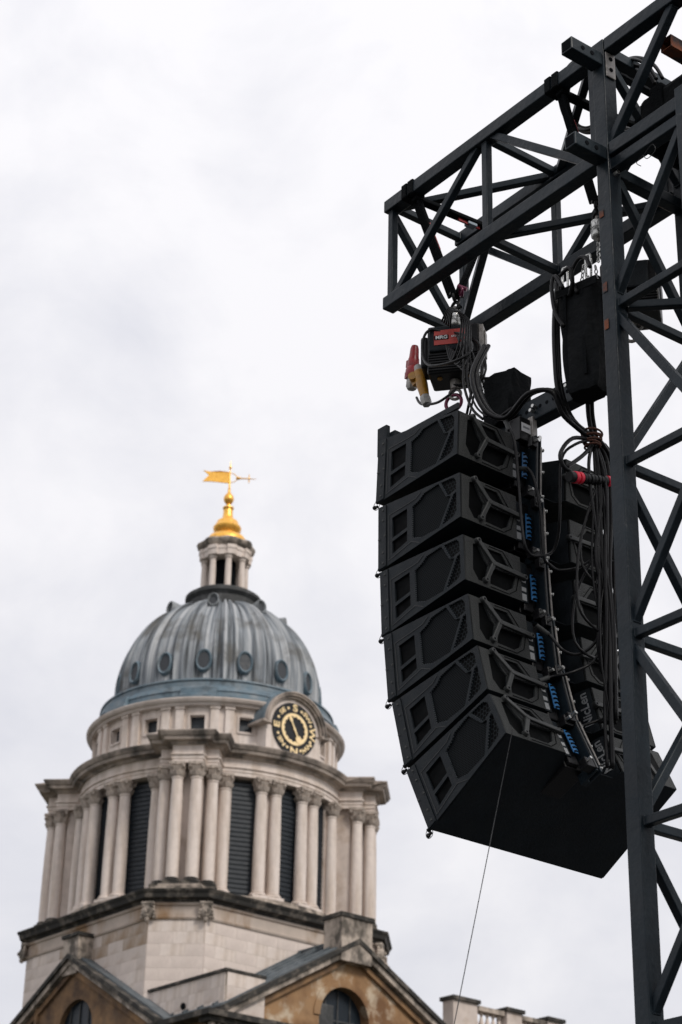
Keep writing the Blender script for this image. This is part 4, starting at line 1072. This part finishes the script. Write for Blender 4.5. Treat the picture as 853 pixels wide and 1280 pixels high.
def shackles(x, z, lab):
    t = thing('bow_shackle', lab, 'shackle', AF(Matrix.Translation((x, .30, z))))
    b = MB(); b.torus((0, 0, -.03), (0, 1, 0), .032, .011, 18, 8); b.cyl((-.05, 0, -.055), (.055, 0, -.055), .011, .011, 8); b.build('lower_bow', M['rubber'], t, smooth=40)
    b = MB(); b.torus((.01, 0, .03), (1, .3, 0), .032, .010, 18, 8); b.cyl((.0, -.04, .055), (.02, .05, .055), .010, .010, 8); b.build('upper_bow', M['rubber'], t, smooth=40)
    b = MB(); b.torus((.06, 0, .05), (.5, 1, .2), .028, .009, 16, 8); b.cyl((.05, -.02, .09), (.09, .02, .06), .014, .014, 8); b.build('coloured_bow', M['shackle'], t, smooth=40)
    return t
shackles(.283, .0, 'black and purple bow shackles where two slings meet above the silver load cell')
shackles(1.545, -.02, 'black bow shackles beside the mast leg under the dark red sling')
def sling(x0, xm, zm, lab, rd, wide=.075, tagc=None):
    t = thing('round_sling', lab, 'sling', TA)
    b = MB()
    hc_ = CT / 2 + .007
    for k in (-1, 1):
        xx = x0 + k * .030; w_ = .052
        b.bb(xx - w_ / 2, xx + w_ / 2, -hc_, hc_, HT + CT / 2, HT + hc_ + .003); b.bb(xx - w_ / 2, xx + w_ / 2, -hc_, hc_, HT - hc_ - .003, HT - CT / 2)
        b.bb(xx - w_ / 2 + .003, xx + w_ / 2 - .003, -hc_ - .004, -CT / 2, HT - hc_, HT + hc_); b.bb(xx - w_ / 2 + .003, xx + w_ / 2 - .003, CT / 2, hc_ + .004, HT - hc_, HT + hc_)
    b.build('chord_wrap', M['fabric'], t, bevel=.004)
    for yy, zz, xx in ((0.02, HT - .05, x0 + .01), (WD - .02, HT - .05, x0 + .04)):
        b = MB(); b.bar((xx, yy, zz), (xm, .30 + (-.02 if yy < .3 else .02), zm), wide, .016, (0, 1, .4) if yy < .3 else (0, 1, -.4)); b.build('strap', M['fabric'], t, bevel=.004)
        b = MB(); p = Vector((xx, yy, zz)); q = Vector((xm, .30, zm)); b.tube([p + Vector((.02, -.01, 0)), p.lerp(q, .5) + Vector((.03, -.015, -.01)), q + Vector((.012, -.01, 0))], .014, 8); b.build('sling_edge', M['fabric'], t, smooth=True)
        if yy < .3:
            b = MB(); b.bar(p.lerp(q, .28) + Vector((0.036, -.012, 0)), p.lerp(q, .55) + Vector((.036, -.012, 0)), .010, .012); b.build('red_stripe', M['red'], t)
    b = MB(); b.bar((x0 + .02, -.01, HT - .06), (x0 + .06, WD, HT - .06), .06, .03); b.build('crossing_strap', M['fabric'], t, bevel=.008)
    if tagc:
        b = MB(); b.bar((x0 + .045, .40, HT - .085), (x0 + .05, .47, HT - .085), .05, .022, ); b.build('tag', tagc, t, bevel=.004)
        b = MB(); b.bar((x0 + .05, .33, HT - .083), (x0 + .055, .50, HT - .079), .012, .03); b.build('red_stripe', M['red'], t)
    return t
sling(.235, .283, .04, 'black round sling wrapped over the outer end of the arm, with grey-blue tag', True, tagc=mat('grey_blue_tag', (.30, .36, .42), .5))
sling(1.565, 1.545, .04, 'black round sling wrapped over the arm close to the mast', True, wide=.065)

# power connectors hanging off the left of the hoist
pc = thing('red_connector', 'red power connector with grey gland hanging left of the hoist', 'power connector', AF(Matrix.Translation((-.062, .25, -.30)) @ Matrix.Rotation(R(6), 4, 'Y') @ Matrix.Scale(1.05, 4)))
b = MB(); b.lathe([(.02, .12), (.026, .10), (.030, .04), (.034, .03), (.036, -.02), (.034, -.03)], 16); b.bb(-.045, 0, -.022, .022, -.015, .03); b.build('plug', M['red'], pc, smooth=40)
b = MB(); b.lathe([(.034, -.02), (.044, -.04), (.046, -.075), (.040, -.095), (.026, -.10)], 16); b.bb(-.052, -.02, -.02, .02, -.085, -.045); b.build('socket', M['red'], pc, smooth=40)
b = MB(); b.lathe([(.024, -.095), (.032, -.105), (.033, -.15), (.026, -.165), (.012, -.17)], 12, rf=lambda t, z: 1 + .05 * math.cos(6 * t)); b.build('cable_gland', M['greyplas'], pc, smooth=40)
pc = thing('yellow_connector', 'yellow power connector with grey gland dangling beside the red one', 'power connector', AF(Matrix.Translation((.045, .22, -.46)) @ Matrix.Rotation(R(-16), 4, 'Y') @ Matrix.Scale(1.0, 4)))
b = MB(); b.lathe([(.022, .10), (.028, .06), (.032, .03), (.033, -.02)], 16); b.build('plug', M['greyplas'], pc, smooth=40)
b = MB(); b.lathe([(.034, .05), (.037, .03), (.036, -.06), (.032, -.11), (.028, -.155), (.022, -.16)], 16); b.bb(-.055, 0, -.026, .026, -.03, .045); b.cyl((-.05, -.0, .02), (-.02, -.045, .02), .03, .03, 12); b.build('socket', M['yellow'], pc, smooth=40)
b = MB(); b.lathe([(.024, -.15), (.032, -.165), (.033, -.20), (.026, -.225), (.012, -.23)], 12, rf=lambda t, z: 1 + .05 * math.cos(6 * t)); b.build('cable_gland', M['greyplas'], pc, smooth=40)

# chain bags
def soft_bag(w0, w1, d, h, seed):
    rnd = random.Random(seed); nx, nz = 24, 16; vs = []; fs = []
    for j in range(nz + 1):
        f = j / nz; w_ = w0 + (w1 - w0) * f; z = -h * f
        for i in range(nx):
            t = 2 * PI * i / nx; c, s = math.cos(t), math.sin(t)
            e = .45; x = w_ / 2 * math.copysign(abs(c) ** e, c); y = d / 2 * math.copysign(abs(s) ** e, s)
            k = .010 * math.sin(5 * t + 4 * f + seed) + .006 * math.sin(11 * t - 7 * f)
            x += k * c; y += k * s
            if j == nz: x *= .86; y *= .86
            vs.append((x, y, z))
    for j in range(nz):
        for i in range(nx): fs.append((j * nx + i, j * nx + (i + 1) % nx, (j + 1) * nx + (i + 1) % nx, (j + 1) * nx + i))
    fs.append(tuple(range(nz * nx, (nz + 1) * nx))); mb = MB(); mb.add(vs, fs); return mb
cb = thing('chain_bag', 'long black canvas chain bag hanging against the mast leg', 'chain bag', AF(Matrix.Translation((1.475, .25, -.535)) @ Matrix.Rotation(R(12), 4, 'Z')))
soft_bag(.265, .22, .18, .68, 1).build('bag_body', M['bag'], cb, smooth=50)
b = MB(); b.bb(-.138, .138, -.098, -.090, -.055, 0); b.build('rim_hem', M['bag'], cb, bevel=.003)
b = MB()
for x in (-.08, .04): b.bar((x, -.093, -.02), (x, -.090, -.60), .02, .006, (0, 1, 0))
b.build('bag_strap', M['fabric'], cb)
chain('hoist_chain', cb, (-.035, .05, .21), (-.035, .0, -.01)); chain('hoist_chain', cb, (.055, .03, .16), (.085, 0, -.01))
for x, z in ((-.115, .12), (.045, .14)):
    b = MB(); b.tube([(x, -.03, z + .06), (x + .018, -.03, z + .05), (x + .018, -.03, z - .08), (x, -.03, z - .09), (x - .014, -.03, z - .08), (x - .014, -.03, z + .05)], .008, 6, True, 3)
    for dx in (-.035, .03): b.tube([(x, -.03, z - .08), (x + dx, -.03, z - .18), (x + dx * .2, -.03, z - .17)], .0065, 6, True, 2)
    b.build('carabiner', M['chrome'], cb, smooth=True)
ch_ = chain('suspension_chain', None, (1.545, .30, -.22), (1.54, .30, -.36)); ch_.matrix_world = TA; tag(ch_, 'short silver chain between the load cell by the mast and the hoist below it', 'chain')
cb2 = thing('chain_bag', 'small black fabric chain bag behind the top loudspeaker, right of the red-labelled hoist', 'chain bag', AF(Matrix.Translation((.71, .33, -.735)) @ Matrix.Rotation(R(6), 4, 'Z')))
soft_bag(.25, .24, .18, .32, 4).build('bag_body', M['bag'], cb2, smooth=50)
b = MB(); b.bar((-.10, 0, -.02), (-.40, -.02, .12), .03, .006); b.bar((.09, 0, -.02), (-.36, .02, .16), .03, .006); b.build('bag_strap', M['fabric'], cb2)
chain('hoist_chain', cb2, (-.19, -.05, .17), (-.16, -.03, -.06))
sb = MB(); sb.tube([(.55, .22, -.50), (.575, .22, -.56), (.57, .2, -.53)], .012, 8); 

# dark gear inside the truss beyond the mast
gear = thing('stowed_gear', 'black motor case strapped inside the truss beyond the mast, upper right', 'equipment case', AF(Matrix.Translation((2.17, .34, .24))))
b = MB(); b.bb(-.17, .30, -.14, .18, -.16, .20); b.build('case_body', M['bag'], gear, bevel=.04)
b = MB(); b.bb(-.06, .03, -.155, .19, -.17, .21); b.build('case_strap', M['fabric'], gear, bevel=.006)
b = MB(); b.cyl((.02, -.17, -.14), (.10, -.10, -.19), .035, .03, 12); b.build('case_foot', M['bare'], gear)
rt = thing('rusty_tube', 'short rust-brown square tube end sticking out in the upper right truss', 'steel tube', AF(Matrix.Translation((2.38, .17, .53))))
b = MB()
for x0, x1, z0, z1 in ((-.04, .04, .034, .04), (-.04, .04, -.04, -.034), (-.04, -.034, -.034, .034), (.034, .04, -.034, .034)): b.bb(x0, x1, -.12, .45, z0, z1)
b.build('tube_wall', M['rust'], rt)

# ================================================================ CABLES (points in the arm frame)
LOOM_TOP = [[(1.306,0.199,-0.411),(1.308,0.163,-0.684),(1.308,0.159,-0.947),(1.307,0.177,-1.146),(1.303,0.258,-1.293),(1.295,0.432,-1.35)],[(1.304,0.232,-0.397),(1.306,0.195,-0.67),(1.306,0.191,-0.935),(1.305,0.208,-1.134),(1.302,0.29,-1.281),(1.293,0.464,-1.338)],[(1.348,0.361,-1.133),(1.317,0.393,-1.225),(1.295,0.438,-1.347)],[(1.347,0.394,-1.12),(1.315,0.425,-1.213),(1.293,0.471,-1.335)],[(0.863,0.03,-0.691),(0.868,-0.073,-0.935),(0.916,-0.028,-1.159),(1.013,0.046,-1.226),(1.214,0.035,-1.166),(1.309,0.126,-1.166),(1.305,0.215,-1.284),(1.295,0.419,-1.344)],[(0.862,0.062,-0.678),(0.867,-0.042,-0.923),(0.915,0.003,-1.147),(1.011,0.078,-1.214),(1.212,0.066,-1.154),(1.308,0.158,-1.154),(1.304,0.246,-1.272),(1.294,0.452,-1.332)]]
LOOM_LOW = [[(1.294,0.445,-1.35),(1.293,0.47,-1.592),(1.293,0.474,-1.982),(1.292,0.484,-2.358),(1.241,0.512,-2.657),(1.24,0.526,-2.835),(1.241,0.523,-2.992)],[(1.294,0.445,-1.35),(1.291,0.525,-1.523),(1.29,0.527,-1.819),(1.292,0.501,-2.165),(1.291,0.505,-2.538),(1.292,0.491,-2.993),(1.292,0.488,-3.256)],[(1.294,0.445,-1.35),(1.29,0.542,-1.441),(1.289,0.562,-1.758),(1.29,0.527,-2.157),(1.29,0.542,-2.527),(1.29,0.528,-2.983)],[(1.294,0.445,-1.35),(1.292,0.49,-1.684),(1.295,0.44,-2.041),(1.293,0.477,-2.267),(1.242,0.482,-2.528),(1.242,0.493,-2.662)],[(1.294,0.445,-1.35),(1.294,0.448,-1.649),(1.294,0.45,-2.086),(1.295,0.427,-2.514),(1.243,0.48,-2.689),(1.241,0.519,-2.746),(1.24,0.532,-2.945),(1.192,0.496,-2.976)],[(1.294,0.445,-1.35),(1.296,0.398,-1.518),(1.295,0.421,-1.806),(1.293,0.469,-2.08),(1.292,0.5,-2.4),(1.291,0.508,-2.81)],[(1.294,0.445,-1.35),(1.289,0.559,-1.359),(1.288,0.587,-1.551),(1.288,0.57,-2.047),(1.289,0.554,-2.431)],[(1.294,0.445,-1.35),(1.301,0.302,-1.428),(1.254,0.234,-1.531),(1.203,0.258,-1.822),(1.151,0.29,-1.938),(1.102,0.286,-2.017),(1.106,0.192,-2.071),(1.11,0.114,-2.082),(1.112,0.069,-1.992),(1.061,0.089,-1.625),(1.062,0.064,-1.383),(1.012,0.058,-1.263)],[(1.294,0.445,-1.35),(1.302,0.278,-1.401),(1.307,0.18,-1.527),(1.306,0.195,-1.601),(1.303,0.256,-1.618)],[(1.294,0.457,-1.361),(1.299,0.349,-1.485),(1.305,0.22,-1.602)],[(1.294,0.445,-1.35),(1.291,0.523,-1.673),(1.292,0.487,-1.978),(1.195,0.432,-2.084),(1.151,0.306,-2.139),(1.102,0.27,-2.099),(1.105,0.223,-2.061),(1.105,0.208,-1.8),(1.086,0.184,-1.603),(1.057,0.165,-1.528),(1.007,0.163,-1.508)],[(1.242,0.497,-2.477),(1.193,0.47,-2.552),(1.146,0.408,-2.6),(1.151,0.299,-2.608),(1.103,0.255,-2.521),(1.085,0.203,-2.488)],[(1.243,0.465,-2.625),(1.216,0.413,-2.684),(1.181,0.3,-2.749),(1.103,0.258,-2.753),(1.106,0.186,-2.791)],[(1.241,0.519,-2.957),(1.195,0.417,-3.005),(1.149,0.346,-3.04),(1.101,0.288,-3.062)]]
CONN = [(1.303,0.255,-1.648),(1.288,0.579,-1.568)]
HOIST_CABLES = [[(0.332,0.2,-0.292),(0.276,0.12,-0.262),(0.249,0.08,-0.321),(0.241,0.08,-0.448),(0.35,0.06,-0.574),(0.608,0.06,-0.651),(0.612,0.15,-0.541),(0.503,0.2,-0.386),(0.368,0.22,-0.29)],[(0.422,0.2,-0.347),(0.597,0.1,-0.609),(0.619,0.08,-0.817),(0.664,0.1,-0.99),(0.738,0.12,-1.09)],[(0.459,0.2,-0.376),(0.631,0.12,-0.644),(0.679,0.12,-0.829),(0.733,0.12,-0.987),(0.801,0.15,-1.101),(0.897,0.2,-1.057)],[(0.611,0.2,-0.549),(0.668,0.18,-0.72),(0.608,0.15,-0.84),(0.497,0.2,-0.934),(0.46,0.2,-0.972)],[(0.438,0.3,-0.327),(0.569,0.25,-0.465),(0.625,0.2,-0.611),(0.623,0.15,-0.738),(0.593,0.15,-0.876)],[(-0.029,0.25,-0.554),(0.055,0.22,-0.648),(0.217,0.2,-0.722),(0.33,0.2,-0.723),(0.345,0.25,-0.667)]]
COIL = [[(1.726,0.25,0.688),(1.7,0.25,0.591),(1.642,0.25,0.536),(1.561,0.25,0.535),(1.473,0.25,0.588),(1.395,0.25,0.686),(1.342,0.25,0.811),(1.327,0.25,0.938),(1.352,0.25,1.04),(1.413,0.25,1.096),(1.497,0.25,1.094),(1.587,0.25,1.036),(1.663,0.25,0.935),(1.713,0.25,0.811)],[(1.757,0.27,0.667),(1.729,0.27,0.576),(1.664,0.27,0.53),(1.573,0.27,0.537),(1.474,0.27,0.597),(1.384,0.27,0.699),(1.324,0.27,0.825),(1.306,0.27,0.949),(1.333,0.27,1.044),(1.402,0.27,1.091),(1.497,0.27,1.081),(1.598,0.27,1.015),(1.685,0.27,0.91),(1.741,0.27,0.786)],[(1.674,0.29,0.752),(1.651,0.29,0.654),(1.6,0.29,0.597),(1.529,0.29,0.59),(1.453,0.29,0.637),(1.385,0.29,0.728),(1.34,0.29,0.847),(1.327,0.29,0.969),(1.35,0.29,1.071),(1.403,0.29,1.13),(1.477,0.29,1.134),(1.554,0.29,1.084),(1.621,0.29,0.99),(1.663,0.29,0.871)],[(1.718,0.31,0.723),(1.691,0.31,0.618),(1.629,0.31,0.559),(1.543,0.31,0.558),(1.449,0.31,0.614),(1.365,0.31,0.719),(1.309,0.31,0.853),(1.292,0.31,0.989),(1.319,0.31,1.099),(1.385,0.31,1.159),(1.475,0.31,1.157),(1.571,0.31,1.095),(1.652,0.31,0.986),(1.705,0.31,0.854)],[(1.685,0.33,0.73),(1.661,0.33,0.641),(1.606,0.33,0.591),(1.531,0.33,0.591),(1.448,0.33,0.641),(1.375,0.33,0.732),(1.326,0.33,0.847),(1.312,0.33,0.963),(1.336,0.33,1.056),(1.393,0.33,1.106),(1.471,0.33,1.104),(1.555,0.33,1.05),(1.627,0.33,0.957),(1.673,0.33,0.842)]]
COIL2 = [[(2.168,0.2,0.386),(2.141,0.2,0.297),(2.079,0.2,0.25),(1.994,0.2,0.255),(1.901,0.2,0.311),(1.819,0.2,0.408),(1.764,0.2,0.529),(1.749,0.2,0.649),(1.776,0.2,0.742),(1.841,0.2,0.79),(1.93,0.2,0.782),(2.024,0.2,0.721),(2.104,0.2,0.621),(2.156,0.2,0.501)],[(2.137,0.22,0.394),(2.112,0.22,0.312),(2.057,0.22,0.268),(1.982,0.22,0.271),(1.9,0.22,0.32),(1.828,0.22,0.408),(1.78,0.22,0.516),(1.766,0.22,0.625),(1.791,0.22,0.71),(1.848,0.22,0.754),(1.927,0.22,0.749),(2.009,0.22,0.696),(2.08,0.22,0.606),(2.125,0.22,0.498)],[(2.179,0.24,0.399),(2.15,0.24,0.306),(2.085,0.24,0.257),(1.995,0.24,0.263),(1.897,0.24,0.322),(1.81,0.24,0.424),(1.752,0.24,0.551),(1.735,0.24,0.677),(1.765,0.24,0.775),(1.834,0.24,0.825),(1.928,0.24,0.816),(2.027,0.24,0.751),(2.112,0.24,0.645),(2.166,0.24,0.52)]]
CORD = [(1.326,-0.224,-3.229),(1.97,-1.149,-4.914)]
CABLE_UP = [[(1.515,0.15,-0.613),(1.469,0.15,-0.478),(1.525,0.15,-0.4),(1.589,0.15,-0.417),(1.623,0.15,-0.499)],[(1.453,0.1,-0.57),(1.392,0.1,-0.459),(1.363,0.1,-0.524),(1.383,0.1,-0.693),(1.428,0.12,-0.802)],[(1.431,0.1,-0.479),(1.51,0.1,-0.466),(1.511,0.12,-0.539),(1.45,0.15,-0.601)]]

def cable_thing(name, pts_list, r, lab, cat, child='strand', material=None, parent=None, n=7):
    t = parent or thing(name, lab, cat, TA)
    for p in pts_list:
        b = MB(); b.tube(p, r, n); b.build(child, material or M['rubber'], t, smooth=True)
    return t
loom = cable_thing('cable_loom', LOOM_TOP[:6], .0135, 'bundle of black cables tied with brown cord, falling from the long chain bag', 'cable bundle')
cable_thing('', LOOM_LOW[:3], .0135, '', '', parent=loom); cable_thing('', LOOM_LOW[3:7], .0085, '', '', parent=loom)
cable_thing('', LOOM_LOW[8:10], .012, '', '', parent=loom)
for k, off in enumerate((.03, -.025, .045, .015, -.012)):
    base = LOOM_LOW[(0, 1, 2, 5, 3)[k]]
    b = MB(); b.tube([(p[0] + off * math.sin(i * 1.3 + k) * .8, p[1] + off * (1 if i else .2), p[2]) for i, p in enumerate(base)], .008 + .002 * (k % 3), 7); b.build('strand', M['rubber'], loom, smooth=True)
p0 = Vector(LOOM_LOW[0][0])
b = MB()
for k in range(6): b.torus(p0 + Vector((0, -.01, .035 - .016 * k)), (.1 * math.sin(k * 2), .12 * math.cos(k * 3), 1), .058 - .003 * k, .0065, 18, 6)
b.build('cord_tie', M['rope'], loom, smooth=True)
c0, c1 = Vector(CONN[0]), Vector(CONN[1]); dc = (c1 - c0)
mc = thing('multipin_connector', 'black ribbed multipin connector with bright red end rings in the hanging cables', 'connector', TA)
def seg(a, b_, r, m_, nm, smooth=40): 
    q = MB(); q.cyl(c0 + dc * a, c0 + dc * b_, r, r, 20); return q.build(nm, m_, mc, smooth=smooth, bevel=.003)
seg(-.05, .12, .031, M['rubber'], 'connector_end'); seg(.06, .14, .034, M['brightred'], 'red_ring'); seg(.17, .24, .034, M['brightred'], 'red_ring')
for k in range(7): seg(.25 + k * .085, .32 + k * .085, .033 - .002 * (k % 2), M['rubber'], 'grip_ring')
seg(.26, .84, .028, M['rubber'], 'barrel'); seg(.85, .93, .034, M['brightred'], 'red_ring'); seg(.94, 1.15, .030, M['rubber'], 'connector_end')
LBL = ['thin black cable looping from the top loudspeaker down and back up to the bundle', 'black cable curving from the first blue panel down to the bundle',
       'black cable sagging across the fourth loudspeaker gap', 'black cable running straight out from the fifth loudspeaker', 'black cable reaching the lowest loudspeaker from the bundle']
for i, (k, r_) in enumerate(((7, .0085), (10, .0085), (11, .009), (12, .008), (13, .008))):
    b = MB(); b.tube(LOOM_LOW[k], r_, 7); o = b.build('link_cable', M['rubber'], None, smooth=True); o.matrix_world = TA; tag(o, LBL[i], 'cable', 'link cables at the back of the array')
    e = Vector(LOOM_LOW[k][-1]); d = (e - Vector(LOOM_LOW[k][-2])).normalized()
    b = MB(); b.cyl(e - d * .05, e + d * .03, .014, .014, 10); b.build('plug', M['handle'], o, smooth=40)
b = MB(); b.torus(Vector(LOOM_LOW[10][2]) + Vector((0, 0, 0)), (1, 0, 1), .02, .004, 12, 6)
hc = cable_thing('hoist_cable', HOIST_CABLES, .0085, 'black cables wound round the red-labelled hoist and trailing to the frame', 'cable')
cable_thing('', [[(p[0] + .022, p[1] + .01, p[2] + .01) for p in c] for c in HOIST_CABLES[1:4]], .0065, '', '', parent=hc)
cable_thing('cable_coil', COIL, .011, 'coil of black cable hung over the arm chord just left of the mast top', 'cable')
cable_thing('cable_coil', COIL2, .011, 'coil of black cable inside the mast head, right of the leg', 'cable')
cable_thing('cable_end', CABLE_UP, .012, 'black cable loops draped over the top left of the long chain bag', 'cable')
rl = random.Random(5)
for k in range(7):
    s = LOOM_LOW[(2, 5, 1, 3, 0, 6, 4)[k]]; i0 = 1 + k % 3; q0 = Vector(s[i0]); q1 = Vector(s[min(len(s) - 1, i0 + 2)])
    dd_ = Vector((rl.uniform(-.10, .02), rl.uniform(-.12, -.03), rl.uniform(-.12, .05)))
    b = MB(); b.tube([q0, q0.lerp(q1, .3) + dd_, q0.lerp(q1, .7) + dd_ * 1.1, q1], rl.uniform(.0045, .008), 6); b.build('strand', M['rubber'], loom, smooth=True)
for k in range(5):
    x0, z0 = .47 + .02 * k, -.27 - .02 * k
    b = MB(); b.tube([(x0 - .10, .12, z0 + .02), (x0, .10 - .01 * k, z0 + .06), (x0 + .08, .12, z0 - .04), (x0 + .07, .11, z0 - .22 - .03 * k), (x0 - .01, .12, z0 - .30), (x0 - .07, .13, z0 - .16)], .0065, 6); b.build('strand', M['rubber'], hc, smooth=True)
b = MB()
a, c = Vector(CORD[0]), Vector(CORD[1]); d = c - a; b.cyl(a, c + d * .55, .0022, .0022, 5, False)
o = b.build('tag_line', M['rubber'], None); o.matrix_world = TA; tag(o, 'thin dark cord running from the lowest loudspeaker down out of the picture', 'cord')
b = MB(); b.cyl((2.2, .0, .0), (2.2, .0, -.001), .001, .001, 4)
wl = MB(); wl.tube([(LM + .30, -.04, -.19), (LM + .34, -.05, -.24), (LM + .40, -.05, -.22), (LM + .38, -.05, -.17), (LM + .31, -.04, -.19)], .0022, 5); wl.tube([(LM + .30, -.04, -.19), (LM + .26, -.05, -.22), (LM + .29, -.05, -.26)], .0022, 5)
o = wl.build('tie_wire', M['rubber'], None); o.matrix_world = TA; tag(o, 'little loop of tie wire left on the truss, right of the mast leg', 'wire')

for o in bpy.data.objects:
    if o.name.split('.')[0] in ('rail_bolts', 'handle_screw', 'sticker', 'quick_pin', 'grille_rim', 'cooling_ribs', 'beam_holes', 'panel_marking', 'louvre_slats', 'roof_roll', 'cap_nut', 'panel_groove', 'panel_edge'):
        o['kind'] = 'stuff'
